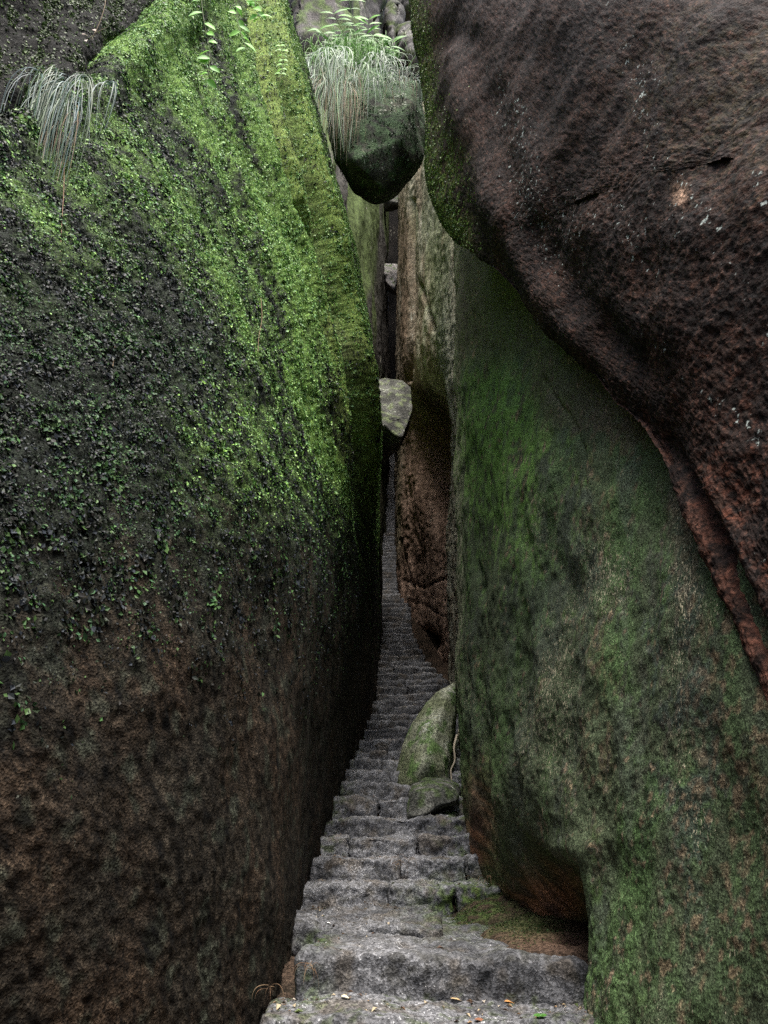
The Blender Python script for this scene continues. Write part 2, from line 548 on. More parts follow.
def moss_col(ii, jj, pos):
    n = len(ii)
    b = lb[ii, jj]
    bright = pick([(.13, .26, .06), (.20, .35, .10), (.08, .18, .04), (.29, .42, .17), (.15, .29, .12), (.22, .39, .08)], n)
    mid = pick([(.045, .10, .03), (.035, .08, .035), (.06, .11, .035)], n)
    dark = pick([(.009, .013, .009), (.012, .015, .016), (.016, .024, .012), (.014, .013, .011), (.024, .029, .036)], n)
    greenish = np.clip(.35 + 1.1 * blot[ii, jj] + .5 * stre[ii, jj], 0, 1) * .7
    pb = np.clip(b * 1.5 - .05, 0, 1)
    r = rng.random(n)
    c = np.where((r < pb)[:, None], bright, np.where((rng.random(n) < greenish * .9)[:, None], mid, dark))
    return c * rng.uniform(.5, 1.35, n)[:, None]


vis = ((lpx > -300) & (lpx < 420) & (lpy > -60) & (lpy < 800)).astype(float)
wl = vis * (lc * (.35 + .65 * np.clip(.5 + 1.2 * blot, 0, 1)) + .25 * lb) * (1 - .75 * rec) * (P[..., 1] < 15) * P[..., 1] ** -1.7 * np.clip(.65 + 1.9 * fbm(P, .055, 3, 40), .25, 1.6) * (1 - .85 * np.exp(-(d1 / 6) ** 2) * upmask) * (1 - .7 * np.exp(-(d2 / 5) ** 2) * upmask)
o = scatter_leaves('moss', Pl, Nl, wl, 480000,
                   lambda n, p: rng.uniform(.007, .0165, n) * np.clip(1 + 1.1 * fbm(p, .14, 3, 39), .6, 1.7) * np.clip(.7 + .12 * p[:, 1], .9, 2.2), moss_col, M_MOSS)
tag(o, 'leafy green and blackish moss covering the upper face of the left boulder', 'moss', kind='stuff')

# ------------------------------------------------------------------ dark rock above the left boulder's shoulder
xs = np.array([-420, -250, -120, -40, 20, 70, 115, 160, 215], float)
ys = np.array([-300, -150, -60, 0, 30, 60, 90, 130, 180], float)
PXu, PYu = np.meshgrid(xs, ys)
YDu = left_Y(PXu, PYu)
du_, su_ = polydist(PXu, PYu, ul)
inside = np.where(su_ == np.sign(su_[3, 4]), du_, -du_)
YDu = YDu + .16 + .5 * ss(5, -50, inside) + .12 * ss(0, 80, inside)
Pu, upx, upy = loft(PXu, PYu, YDu, 330, 330)
Nu = grid_normals(Pu)
du = .06 * fbm(Pu, .5, 4, 61) + .009 * fbm(Pu, .12, 4, 63) + .005 * fbm(Pu, .03, 3, 64)
du += .02 * fbm(np.stack([upx / 18, upy / 120, 0 * upx], -1), 1, 3, 66)
Pu = Pu + Nu * du[..., None]
Nu = grid_normals(Pu)
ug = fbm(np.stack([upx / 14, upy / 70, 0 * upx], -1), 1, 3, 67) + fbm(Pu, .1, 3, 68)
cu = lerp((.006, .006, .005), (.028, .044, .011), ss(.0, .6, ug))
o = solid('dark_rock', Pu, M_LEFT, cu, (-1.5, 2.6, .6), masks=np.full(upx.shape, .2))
tag(o, 'dark damp rock behind the shoulder of the mossy boulder, top left corner', 'rock')

o = scatter_leaves('moss', Pu, Nu, (ss(-.1, .5, ug) + .08) * ((upx > -50) & (upx < 190) & (upy > -50)), 42000, lambda n, p: rng.uniform(.010, .022, n),
                   lambda ii, jj, p: pick([(.03, .055, .012), (.05, .095, .02), (.010, .016, .008), (.08, .13, .03), (.012, .014, .010)], len(ii)) * rng.uniform(.6, 1.1, len(ii))[:, None], M_MOSS)
tag(o, 'dark green moss in streaks on the dark rock, top left corner', 'moss', kind='stuff')

# ------------------------------------------------------------------ right brown overhanging boulder
fx = np.array([380, 440, 500, 600, 700, 800, 1000, 1300], float)
fy = np.array([-300, -140, 0, 200, 400, 600, 800, 1000], float)
FT = np.array([
    [7.2, 6.6, 5.9, 5.0, 4.3, 3.9, 3.3, 2.8],
    [6.4, 5.6, 4.75, 3.60, 2.95, 2.6, 2.2, 1.9],
    [5.9, 5.0, 4.10, 2.98, 2.33, 2.0, 1.70, 1.45],
    [5.7, 4.8, 3.98, 2.90, 2.22, 1.88, 1.55, 1.3],
    [5.7, 4.8, 3.95, 2.93, 2.25, 1.93, 1.57, 1.3],
    [5.6, 4.7, 3.8, 2.85, 2.22, 1.86, 1.5, 1.2],
    [5.5, 4.6, 3.7, 2.8, 2.2, 1.8, 1.42, 1.15],
    [5.3, 4.5, 3.6, 2.8, 2.2, 1.75, 1.36, 1.1]])


def bil(px, py):
    ix = np.clip(np.searchsorted(fx, px) - 1, 0, len(fx) - 2); iy = np.clip(np.searchsorted(fy, py) - 1, 0, len(fy) - 2)
    tx = np.clip((px - fx[ix]) / (fx[ix + 1] - fx[ix]), -.3, 1.2); ty = np.clip((py - fy[iy]) / (fy[iy + 1] - fy[iy]), -.3, 1.2)
    return ((FT[iy, ix] * (1 - tx) + FT[iy, ix + 1] * tx) * (1 - ty) + (FT[iy + 1, ix] * (1 - tx) + FT[iy + 1, ix + 1] * tx) * ty)


Ecurve = np.array([(400, -110), (406, -60), (410, 0), (416, 70), (428, 150), (437, 205), (452, 240), (480, 262), (512, 293),
                   (556, 345), (606, 398), (650, 455), (690, 530), (725, 610), (768, 720), (815, 850), (860, 980)], float)
Ndir = np.array([(1, .0), (1, 0), (1, 0), (1, -.03), (1, -.08), (1, -.16), (.95, -.3), (.85, -.5), (.8, -.6),
                 (.78, -.62), (.78, -.62), (.82, -.57), (.86, -.5), (.9, -.42), (.93, -.36), (.95, -.3), (.96, -.26)], float)
Ndir /= np.linalg.norm(Ndir, axis=1, keepdims=True)
us = np.array([-3, -2, -1, 0, 1, 2, 3, 4, 5, 6, 7, 8], float)
updist = [60, 26, 6, 0, 14, 34, 60, 110, 190, 310, 470, 680]
uoff = [1.3, .75, .30, .20, .10, .05, .02, 0, 0, 0, 0, 0]
PXb = np.array([[E[0] + n[0] * d for d in updist] for E, n in zip(Ecurve, Ndir)])
PYb = np.array([[E[1] + n[1] * d for d in updist] for E, n in zip(Ecurve, Ndir)])
YDb = bil(PXb, PYb)
for j, a in enumerate(uoff):
    rel = YDb[:, 3] / 4.0
    if j < 3: YDb[:, j] = bil(PXb[:, 3], PYb[:, 3]) + a * np.clip(rel, .5, 1.3)
    else: YDb[:, j] += a * np.clip(rel, .4, 1.2)
Pb, bpx, bpy_ = loft(PXb, PYb, YDb, 620, 560)
Nb = grid_normals(Pb)
rib = [(640, 410), (668, 455), (705, 525), (742, 605), (785, 700), (840, 830)]
dr, sr = polydist(bpx, bpy_, rib)
fold = [(452, 60), (468, 130), (486, 195), (516, 256), (560, 320), (602, 372), (640, 412)]
df, sf = polydist(bpx, bpy_, fold)
db = (-.05 * np.exp(-(dr / 9) ** 2) + .02 * np.exp(-((dr - 17) / 10) ** 2)) * ss(410, 500, bpy_)
db += (.035 * np.exp(-(df / 14) ** 2) - .03 * np.exp(-((df - 28) / 15) ** 2)) * (1 - ss(340, 415, bpy_))
diag = np.stack([(bpx * .8 - bpy_ * .55) / 70, (bpx * .55 + bpy_ * .8) / 420, 0 * bpx], -1)
db += .009 * fbm(diag, 1, 3, 71)
db += .06 * fbm(Pb, 1.1, 3, 72) + .012 * fbm(Pb, .22, 3, 73)
db += .0055 * fbm(Pb, .032, 3, 74, .65) - .005 * np.clip(ridge(Pb, .035, 2, 75) - .8, 0, 1)
Pb = Pb + Nb * db[..., None]
n0 = fbm(Pb, .45, 4, 76); n1 = fbm(Pb, .09, 4, 77); n2 = fbm(Pb, .03, 3, 78)
cb = lerp((.020, .014, .013), (.042, .026, .020), ss(-.2, .35, n0 + .35 * n1))
cb = lerp(cb, (.080, .032, .020), .8 * ss(.0, .55, n1 + .5 * n0 + .45 * ss(300, 560, bpy_ + .25 * (bpx - 600)) - .25))
cb = lerp(cb, (.036, .036, .016), .75 * ss(-.1, .4, n1 + .9 * bump2(bpx, bpy_, 740, 90, 140, 110) - .45))
cb = lerp(cb, (.050, .043, .046), .6 * ss(.1, .5, n1 + .8 * bump2(bpx, bpy_, 500, 30, 70, 140) - .25))
cb = lerp(cb, (.007, .006, .006), .85 * ss(.05, .4, n2 + .4 * n1))
cb = lerp(cb, (.10, .060, .048), .6 * ss(.18, .45, fbm(Pb, .022, 2, 92) + .3 * n1))
cb = lerp(cb, (.17, .095, .075), .6 * np.exp(-((dr - 17) / 9) ** 2) * (sr < 0 if (sr[(bpx > 760) & (bpx < 768)].mean() > 0) else sr < 5) * ss(420, 500, bpy_) * ss(-.3, .2, n1))
ed = np.hypot(bpx - np.interp(bpy_, Ecurve[:, 1], Ecurve[:, 0]), 0)
mossb = np.exp(-(ed / 13) ** 2) * (1 - ss(225, 262, bpy_))
mossb += .8 * bump2(bpx, bpy_, 448, 190, 17, 55) * ss(-.35, .15, n1)
mossb = np.clip(mossb * (.75 + .9 * n1), 0, 1)
cb = lerp(cb, lerp((.05, .075, .025), (.13, .19, .04), ss(-.1, .5, n2 + .3)), mossb)
lich = bump2(bpx, bpy_, 682, 196, 7, 9)
cb = lerp(cb, (.42, .33, .26), np.clip(lich * 1.4, 0, 1))
cb = cb * np.array([.64, .52, .45])
fm = np.clip(.42 + .8 * fbm(diag * np.array([1.5, 2.5, 1]), 1, 3, 79) + .45 * bump2(bpx, bpy_, 600, 200, 120, 150) - .6 * mossb, 0, 1)
NEARR = [(.02 * t - .022 * t * t, -t) for t in np.linspace(.05, 6, 90)]  # unseen right-hand extension, curved in behind the camera to block light
o = solid('overhanging_boulder', Pb, M_BROWN, cb, (3.2, .8, 1.0), masks=fm, near=NEARR, near_last=True)
tag(o, 'massive dark brown pitted boulder overhanging the green wall, upper right', 'boulder')
wm = mossb * ((bpy_ > -40) & (bpx < 480))
MB = np.clip(mossb, 0, 1)
o = scatter_leaves('moss', Pb, grid_normals(Pb), wm + 1e-9, 14000, lambda n, p: rng.uniform(.012, .024, n),
                   lambda ii, jj, p: pick([(.09, .16, .03), (.14, .21, .045), (.05, .10, .025), (.03, .05, .02)], len(ii)) * rng.uniform(.7, 1.2, len(ii))[:, None], M_MOSS)
tag(o, 'strip of bright moss along the left edge of the brown boulder', 'moss', kind='stuff')

# ------------------------------------------------------------------ right green wall boulder
rowsg = [60, 180, 300, 500, 700, 830, 950, 1024, 1180]
Yg = [1.2, 1.7, 2.2, 2.6, 3.0, 3.4, 4.0, 5.0, 6.0, 7.0, 8.0, 10.0]
TG = [
    [1120, 960, 850, 770, 710, 660, 605, 545, 500, 468, 462, 478],
    [1090, 925, 815, 735, 678, 632, 580, 528, 488, 460, 457, 475],
    [1060, 890, 775, 702, 648, 607, 562, 515, 480, 458, 456, 475],
    [1040, 865, 757, 686, 634, 595, 550, 508, 478, 460, 458, 475],
    [1030, 855, 748, 677, 626, 589, 546, 506, 479, 462, 460, 475],
    [1025, 850, 742, 670, 620, 584, 548, 514, 490, 470, 466, 480],
    [1025, 848, 738, 665, 614, 585, 575, 552, 518, 492, 482, 490],
    [1025, 848, 735, 662, 612, 588, 588, 570, 530, 500, 490, 495],
    [1030, 850, 735, 662, 615, 595, 600, 590, 550, 510, 495, 500]]
PXg = np.array(TG, float)
PYg = np.repeat(np.array(rowsg, float)[:, None], len(Yg), 1)
YDg = np.repeat(np.array(Yg, float)[None], len(rowsg), 0)


def warp_g(px, py, ly):
    Y = np.exp(ly)
    w = ss(838, 874, py + 10 * np.sin(Y * 3)) * (1 - ss(955, 985, py)) * ss(3.42, 3.62, Y) * (1 - ss(4.4, 5.1, Y))
    px = px + 44 * w
    return px, py, ly


Pg, gpx, gpy = loft(PXg, PYg, YDg, 640, 460, warp_g)
Ng = grid_normals(Pg)
YDg_full = Pg[..., 1]
dg = .05 * fbm(Pg, .9, 3, 81) + ss(.6, 4, YDg_full) * (.016 * fbm(Pg, .22, 4, 82) + .006 * fbm(Pg, .05, 3, 83)) + .0025 * fbm(Pg, .02, 2, 84)
crk = [(545, 380), (566, 410), (585, 450), (590, 500)]
dc, _ = polydist(gpx, gpy, crk); dg += -.02 * np.exp(-(dc / 2.2) ** 2)
crk2 = [(462, 470), (474, 560), (490, 640), (486, 760), (500, 840)]
dc2, _ = polydist(gpx, gpy, crk2); dg += -.025 * np.exp(-(dc2 / 2.5) ** 2) * ss(-.3, .2, fbm(Pg, .3, 2, 85))
lip = [(560, 846), (585, 852), (600, 838)]
dl, _ = polydist(gpx, gpy, lip); dg += .014 * np.exp(-(dl / 12) ** 2)
Pg = Pg + Ng * dg[..., None]
st = fbm(np.stack([gpx / 22, gpy / 210, 0 * gpx], -1), 1, 4, 86)
st2 = fbm(np.stack([gpx / 60, gpy / 300, 0 * gpx], -1), 1, 3, 87)
m1 = fbm(Pg, .16, 5, 88); m2 = fbm(Pg, .045, 4, 89)
cg = lerp((.062, .080, .044), (.075, .125, .048), ss(-.3, .35, st2 + .4 * m1))
cg = lerp(cg, (.12, .22, .05), .85 * np.clip(ss(-.35, .45, m1 + .4 * st + 1.1 * bump2(gpx, gpy, 500, 440, 75, 130) - .55), 0, 1))
cg = lerp(cg, (.060, .070, .058), .55 * ss(.05, .5, st + .4 * m2 + .25 * bump2(gpx, gpy, 540, 640, 60, 140)))
cg = lerp(cg, (.125, .092, .055), .6 * ss(.1, .5, m1 + .6 * m2 + .55 * bump2(gpx, gpy, 615, 440, 45, 90) + .5 * bump2(gpx, gpy, 600, 720, 25, 130) + .45 * bump2(gpx, gpy, 745, 740, 60, 120) - .24))
cg = lerp(cg, (.036, .046, .050), .75 * ss(.0, .45, m1 + .5 * m2 + .6 * bump2(gpx, gpy, 690, 720, 50, 200) - .25))
cg = lerp(cg, (.040, .080, .024), .6 * ss(.0, .4, m1 + .8 * bump2(gpx, gpy, 740, 1000, 60, 50) + .5 * bump2(gpx, gpy, 640, 840, 26, 160) - .3))
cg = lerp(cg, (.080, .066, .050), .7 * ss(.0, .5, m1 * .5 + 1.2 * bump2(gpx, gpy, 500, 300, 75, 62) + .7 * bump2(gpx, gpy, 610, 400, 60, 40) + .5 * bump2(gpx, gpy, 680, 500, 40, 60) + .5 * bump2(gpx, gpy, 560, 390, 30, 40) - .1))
cg = lerp(cg, (.24, .175, .11), .6 * ss(.66, .76, m2 + .55 * m1 + .32 * bump2(gpx, gpy, 715, 920, 80, 120) + .1 * bump2(gpx, gpy, 740, 760, 60, 140)))
und = bump2(gpx, gpy, 545, 905, 42, 34) * ss(3.6, 4.3, Pg[..., 1]) + .8 * bump2(gpx, gpy, 480, 830, 14, 50)
cg = lerp(cg, lerp((.09, .05, .036), (.27, .13, .075), ss(-.3, .3, fbm(np.stack([(gpx + gpy) / 60, (gpx - gpy) / 10, 0 * gpx], -1), 1, 3, 90))), np.clip(und * 1.1, 0, 1))
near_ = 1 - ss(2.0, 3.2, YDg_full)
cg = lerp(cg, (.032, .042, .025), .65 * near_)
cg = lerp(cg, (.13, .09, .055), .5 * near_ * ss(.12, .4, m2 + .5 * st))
cg = lerp(cg, (.30, .30, .20), .9 * np.exp(-((gpx - 457) / 5) ** 2) * ss(-.3, .2, m2) * (1 - ss(660, 720, gpy)) * (Pg[..., 1] > 5.5))
fg = np.clip(.40 + .7 * fbm(np.stack([gpx / 60, gpy / 160, 0 * gpx], -1), 1, 3, 91) + .25 * bump2(gpx, gpy, 540, 620, 90, 200) - .5 * bump2(gpx, gpy, 500, 300, 60, 50), 0, 1)
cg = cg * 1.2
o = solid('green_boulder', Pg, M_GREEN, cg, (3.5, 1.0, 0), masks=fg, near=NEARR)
tag(o, 'tall smooth rock wall coated in green algae, right of the steps below the overhang', 'boulder')

# ------------------------------------------------------------------ pale rock deeper in the cleft (right side)
rowsp = [95, 120, 150, 200, 300, 380, 450, 500, 560, 640, 690, 760, 860]
Yp = [8.5, 10, 11.5, 13, 14.5, 16, 17.5, 20, 24, 30, 37]
TP = [
    [500, 480, 462, 448, 438, 430, 428, 426, 425, 425, 425],
    [485, 466, 450, 436, 426, 419, 416, 414, 414, 414, 414],
    [480, 460, 445, 431, 421, 413, 409, 407, 407, 408, 408],
    [478, 458, 441, 426, 414, 406, 402, 401, 401, 402, 402],
    [476, 456, 438, 423, 411, 403, 399, 399, 399, 400, 400],
    [476, 456, 440, 425, 412, 403, 399, 398, 398, 398, 398],
    [476, 459, 452, 444, 430, 410, 400, 398, 397, 396, 396],
    [476, 459, 453, 448, 437, 414, 399, 397, 396, 395, 395],
    [476, 459, 453, 449, 441, 418, 399, 397, 395, 394, 394],
    [476, 460, 454, 450, 443, 421, 401, 398, 396, 394, 394],
    [478, 462, 456, 452, 447, 432, 412, 400, 397, 395, 395],
    [482, 468, 462, 458, 454, 445, 425, 405, 400, 398, 398],
    [490, 478, 472, 468, 464, 455, 440, 415, 405, 400, 400]]
PXp = np.array(TP, float); PYp = np.repeat(np.array(rowsp, float)[:, None], len(Yp), 1)
YDp = np.repeat(np.array(Yp, float)[None], len(rowsp), 0)
Pp, ppx, ppy = loft(PXp, PYp, YDp, 620, 300)
Np = grid_normals(Pp)
dp = .10 * fbm(Pp * np.array([1, 1, .5]), 1.6, 4, 101) + .03 * fbm(Pp * np.array([1, 1, .5]), .3, 4, 102) + .02 * fbm(Pp, .12, 3, 104)
dp += -.5 * bump2(ppx, ppy, 430, 432, 15, 42) - .35 * bump2(ppx, ppy, 428, 642, 9, 9) - .35 * bump2(ppx, ppy, 436, 480, 9, 40)
for pl, w, dep in (([(420, 285), (428, 310), (433, 330)], 1.6, .18), ([(413, 200), (411, 260), (412, 340), (408, 380)], 1.8, .2),
                   ([(404, 580), (420, 588), (432, 583), (446, 578)], 1.4, .03), ([(447, 400), (448, 480), (449, 600), (446, 690)], 1.6, .25),
                   ([(402, 540), (412, 590), (405, 620)], 1.6, .04), ([(406, 600), (425, 606), (446, 618)], 1.3, .02)):
    dd, _ = polydist(ppx, ppy, pl)
    dp += -dep * np.exp(-(dd / w) ** 2)
Pp = Pp + Np * dp[..., None]
p1 = fbm(Pp * np.array([1, 1, .35]), .5, 4, 105); p2 = fbm(Pp, .2, 4, 106)
vst = fbm(np.stack([ppx / 9, ppy / 150, 0 * ppx], -1), 1, 3, 107)
cp = lerp((.25, .21, .145), (.37, .35, .26), ss(-.25, .3, p1 + .4 * p2))
cp = lerp(cp, (.19, .24, .12), .6 * ss(-.05, .4, vst + .7 * bump2(ppx, ppy, 440, 270, 18, 110) - .2))
cp = lerp(cp, (.40, .43, .34), .7 * bump2(ppx, ppy, 446, 330, 10, 60) * ss(-.4, .2, p2 + .2))
cp = lerp(cp, (.20, .135, .09), .8 * np.exp(-((ppx - 405) / 9) ** 2) * ss(180, 230, ppy))
lowp = ss(395, 450, ppy + 25 * p2 - 40 * ss(446, 452, ppx))
brownp = lerp((.28, .185, .135), (.41, .28, .21), ss(-.3, .35, p1 + .6 * p2))
brownp = lerp(brownp, (.21, .19, .12), .8 * np.exp(-((ppx - 399) / 4) ** 2) * (1 - ss(540, 580, ppy)))
cp = lerp(cp, brownp, lowp * (1 - ss(446, 449, ppx)))
cp = lerp(cp, (.44, .43, .32), .8 * ss(446, 449, ppx) * ss(-.35, .15, p2))
o = solid('pale_rock', Pp, M_PALE, cp, (5, 1.5, 0), masks=np.clip(.3 + p1, 0, 1))
tag(o, 'pale lichen-streaked rock face with a brown hollow below, deep in the cleft on the right', 'rock')

# ------------------------------------------------------------------ left rear cliff
rowsc = [-50, 0, 100, 200, 300, 400, 640, 760]
Yc = [9.5, 12, 14, 16, 18, 21, 25, 30, 37]
TC = [
    [190, 245, 282, 312, 338, 355, 368, 374, 377],
    [215, 268, 302, 328, 346, 361, 371, 376, 378],
    [270, 310, 335, 352, 364, 374, 380, 383, 384],
    [310, 342, 358, 368, 375, 381, 385, 387, 388],
    [330, 355, 366, 373, 378, 383, 386, 388, 388],
    [335, 358, 368, 375, 379, 384, 386, 387, 388],
    [335, 360, 370, 376, 380, 383, 386, 388, 389],
    [330, 355, 365, 372, 376, 380, 382, 384, 385]]
PXc = np.array(TC, float); PYc = np.repeat(np.array(rowsc, float)[:, None], len(Yc), 1)
YDc = np.repeat(np.array(Yc, float)[None], len(rowsc), 0)
PYc[0] = [70, 62, 50, 34, 10, -20, -40, -45, -45]
PYc[1] = [92, 84, 76, 60, 36, 14, 4, 0, 0]
Pc, cpx, cpy = loft(PXc, PYc, YDc, 420, 260)
Nc = grid_normals(Pc)
Pc = Pc + Nc * (.16 * fbm(Pc * np.array([1, 1, .4]), 2.0, 4, 111) + .05 * fbm(Pc * np.array([1, 1, .4]), .5, 4, 112) + .02 * fbm(Pc, .15, 3, 113)
                - .25 * np.clip(ridge(np.stack([cpx / 22, cpy / 400, 0 * cpx], -1), 1, 2, 114) - .9, 0, 1))[..., None]
c1 = fbm(Pc * np.array([1, 1, .3]), .6, 4, 115)
cc = lerp((.040, .037, .032), (.080, .075, .066), ss(-.3, .35, c1))
cc = lerp(cc, (.065, .095, .025), .85 * ss(-.05, .25, fbm(np.stack([cpx / 13, cpy / 160, 0 * cpx], -1), 1, 3, 116) + .5 * bump2(cpx, cpy, 366, 230, 7, 70) + .05))
cc = lerp(cc, (.06, .045, .04), .6 * ss(300, 420, cpy))
o = solid('grey_cliff', Pc, M_PALE, cc, (-6, 1.5, 0), masks=np.clip(.3 + c1, 0, 1))
tag(o, 'grey cliff face with moss streaks behind the left boulder, top centre', 'cliff')

# ------------------------------------------------------------------ loose stones: convex hulls of traced corners with their own thickness


def hull_rock(name, pts, mat, colfun, label, cat='stone', rough=.03, cuts=5, group=None, base=None, noise_k=0, parent=None, bev=.12):
    bm = bmesh.new()
    for (px, py, Y) in pts: bm.verts.new(at(px, py, Y))
    r = bmesh.ops.convex_hull(bm, input=bm.verts)
    junk = [g for g in r['geom_interior'] + r['geom_unused'] if isinstance(g, bmesh.types.BMVert)]
    if junk: bmesh.ops.delete(bm, geom=list(set(junk)), context='VERTS')
    ext = max((a.co - b.co).length for a in bm.verts for b in bm.verts)
    bmesh.ops.bevel(bm, geom=list(bm.edges), offset=ext * bev * .3, segments=2, profile=.6, affect='EDGES', clamp_overlap=True)
    bmesh.ops.triangulate(bm, faces=bm.faces)
    for _ in range(cuts):
        lens = [e for e in bm.edges if e.calc_length() > ext / 40]
        if not lens or len(bm.verts) > 30000: break
        bmesh.ops.subdivide_edges(bm, edges=lens, cuts=1)
        bmesh.ops.triangulate(bm, faces=[f for f in bm.faces if len(f.verts) > 3])
    bm.normal_update()
    V = np.array([v.co for v in bm.verts]); Nn = np.array([v.normal for v in bm.verts])
    V = V + Nn * (rough * ext * (1.4 * fbm(V, ext * .45, 3, 200 + noise_k) + .6 * fbm(V, ext * .12, 3, 210 + noise_k) + .25 * fbm(V, ext * .04, 2, 215)))[:, None]
    bm.verts.ensure_lookup_table(); bm.faces.ensure_lookup_table()
    bm.verts.index_update()
    faces = [[v.index for v in f.verts] for f in bm.faces]
    bm.free()
    px, py = proj(V)
    cols, mk = colfun(V, Nn, px, py)
    o = mesh_obj(name, V, np.array(faces), mat, cols=cols, base=base, masks=mk, parent=parent)
    if label: tag(o, label, cat, group)
    return o


def stone_cols(a, b, moss=(.06, .10, .03), mamt=.4, mtop=True, k=0, sc_=.3):
    def f(V, Nn, px, py):
        n = fbm(V, sc_, 4, 300 + k); m = fbm(V, sc_ * .5, 4, 310 + k)
        c = lerp(a, b, ss(-.3, .3, n))
        w = ss(.0, .4, m + mamt + (.4 * Nn[:, 2] if mtop else 0) - .35)
        c = lerp(c, moss, w * .9 if mamt > 0 else w * 0)
        return c, np.clip(.35 + n, 0, 1)
    return f


# top chockstone, wedged high between the walls
o = hull_rock('wedged_boulder', [
    (326, 100, 9.2), (330, 130, 9.2), (337, 160, 9.0), (356, 194, 9.15), (376, 203, 9.3), (395, 194, 9.15), (412, 172, 9.1), (426, 148, 9.2), (424, 118, 9.2), (413, 82, 9.3),
    (335, 72, 9.4), (372, 66, 9.4),
    (352, 160, 8.45), (386, 191, 8.72), (412, 165, 8.80), (398, 140, 8.42), (412, 100, 8.75), (350, 95, 8.75),
    (340, 90, 10.4), (420, 90, 10.4), (375, 185, 10.2), (410, 150, 10.4), (345, 150, 10.3)],
    M_STONE, stone_cols((.030, .031, .026), (.065, .065, .052), (.055, .095, .045), .62, k=1, sc_=.22), 'faceted boulder wedged across the cleft with hanging grass on its top', 'boulder', rough=.014, noise_k=1, bev=.06)
def scatter_on(o, n, size, pal, label, keep):
    me = o.data; org = np.array(o.location)
    V = np.array([v.co for v in me.vertices]) + org; Nn = np.array([v.normal for v in me.vertices])
    px, py = proj(V)
    front = np.einsum('ij,ij->i', Nn, np.array([0, 0, CZ]) - V) > 0
    w = keep(px, py, Nn, V) * front
    i = rng.choice(len(V), n, p=w / w.sum())
    nn = Nn[i] + .5 * rng.normal(size=(n, 3)); nn /= np.linalg.norm(nn, axis=1, keepdims=True)
    ax = np.cross(nn, rng.normal(size=(n, 3))); ax /= np.linalg.norm(ax, axis=1, keepdims=True)
    sd = np.cross(nn, ax)
    s_ = rng.uniform(*size, n)[:, None]
    b = V[i] + .03 * rng.normal(size=(n, 3)) * (1 - np.abs(Nn[i])) + Nn[i] * .004
    Q_ = np.stack([b - ax * s_ / 2, b + sd * s_ * .35 + nn * s_ * .2, b + ax * s_ / 2, b - sd * s_ * .35 + nn * s_ * .2], 1).reshape(-1, 3)
    k = np.arange(n) * 4
    Fc = np.concatenate([np.stack([k, k + 1, k + 2], -1), np.stack([k, k + 2, k + 3], -1)])
    c = np.repeat(pick(pal, n) * rng.uniform(.6, 1.2, n)[:, None], 4, 0)
    m = mesh_obj('moss', Q_, Fc, M_MOSS, cols=c, smooth=False)
    tag(m, label, 'moss', kind='stuff')


scatter_on(o, 6000, (.014, .034), [(.05, .10, .045), (.08, .15, .07), (.03, .06, .025), (.10, .17, .10), (.025, .03, .02)],
           'small-leaved dark green moss on the face of the grassy wedged boulder',
           lambda px, py, Nn, V: np.clip(.25 + 1.6 * fbm(V, .25, 3, 600), 0, 1) * (py < 186) * (Nn[:, 2] > -.55))
o = hull_rock('wedged_stone', [
    (369, 381, 13.50), (386, 377, 13.55), (403, 380, 13.50), (411, 387, 13.45), (413, 405, 13.15), (411, 416, 13.0), (402, 438, 12.72), (396, 436, 12.70), (384, 424, 12.78), (370, 417, 12.95),
    (409, 428, 13.8), (400, 448, 13.8), (388, 459, 14.0), (374, 461, 14.0), (368, 440, 13.8),
    (372, 386, 14.6), (408, 388, 14.6)],
    M_STONE, stone_cols((.055, .055, .05), (.12, .12, .108), (.16, .19, .10), .12, k=2, sc_=.25), 'angular pale grey stone jammed between the walls just above the far steps', rough=.008, noise_k=2, bev=.05)
o = hull_rock('wedged_stone', [
    (379, 266, 22), (392, 263, 22), (403, 266, 22), (403, 282, 22), (397, 295, 22), (391, 293, 22), (384, 285, 22), (384, 272, 21.5), (400, 270, 21.5), (394, 291, 21.5), (386, 282, 21.5),
    (382, 268, 23), (402, 268, 23), (396, 288, 23)],
    M_STONE, stone_cols((.20, .19, .18), (.30, .28, .27), mamt=.05, k=3), 'small pinkish grey wedge-shaped stone caught in the dark slot, middle of three chockstones', rough=.018, noise_k=3)
o = hull_rock('lintel_stone', [
    (370, 190, 24), (408, 192, 24), (406, 200, 24), (398, 209, 24), (388, 204, 24), (376, 214, 24), (372, 176, 25.5), (406, 178, 25.5), (374, 208, 25.5), (406, 203, 25.5), (384, 200, 23.6), (399, 203, 23.7)],
    M_STONE, stone_cols((.05, .05, .046), (.09, .09, .08), mamt=.05, k=4), 'grey slab bridging the dark slot right below the grassy wedged boulder', rough=.015, noise_k=4)

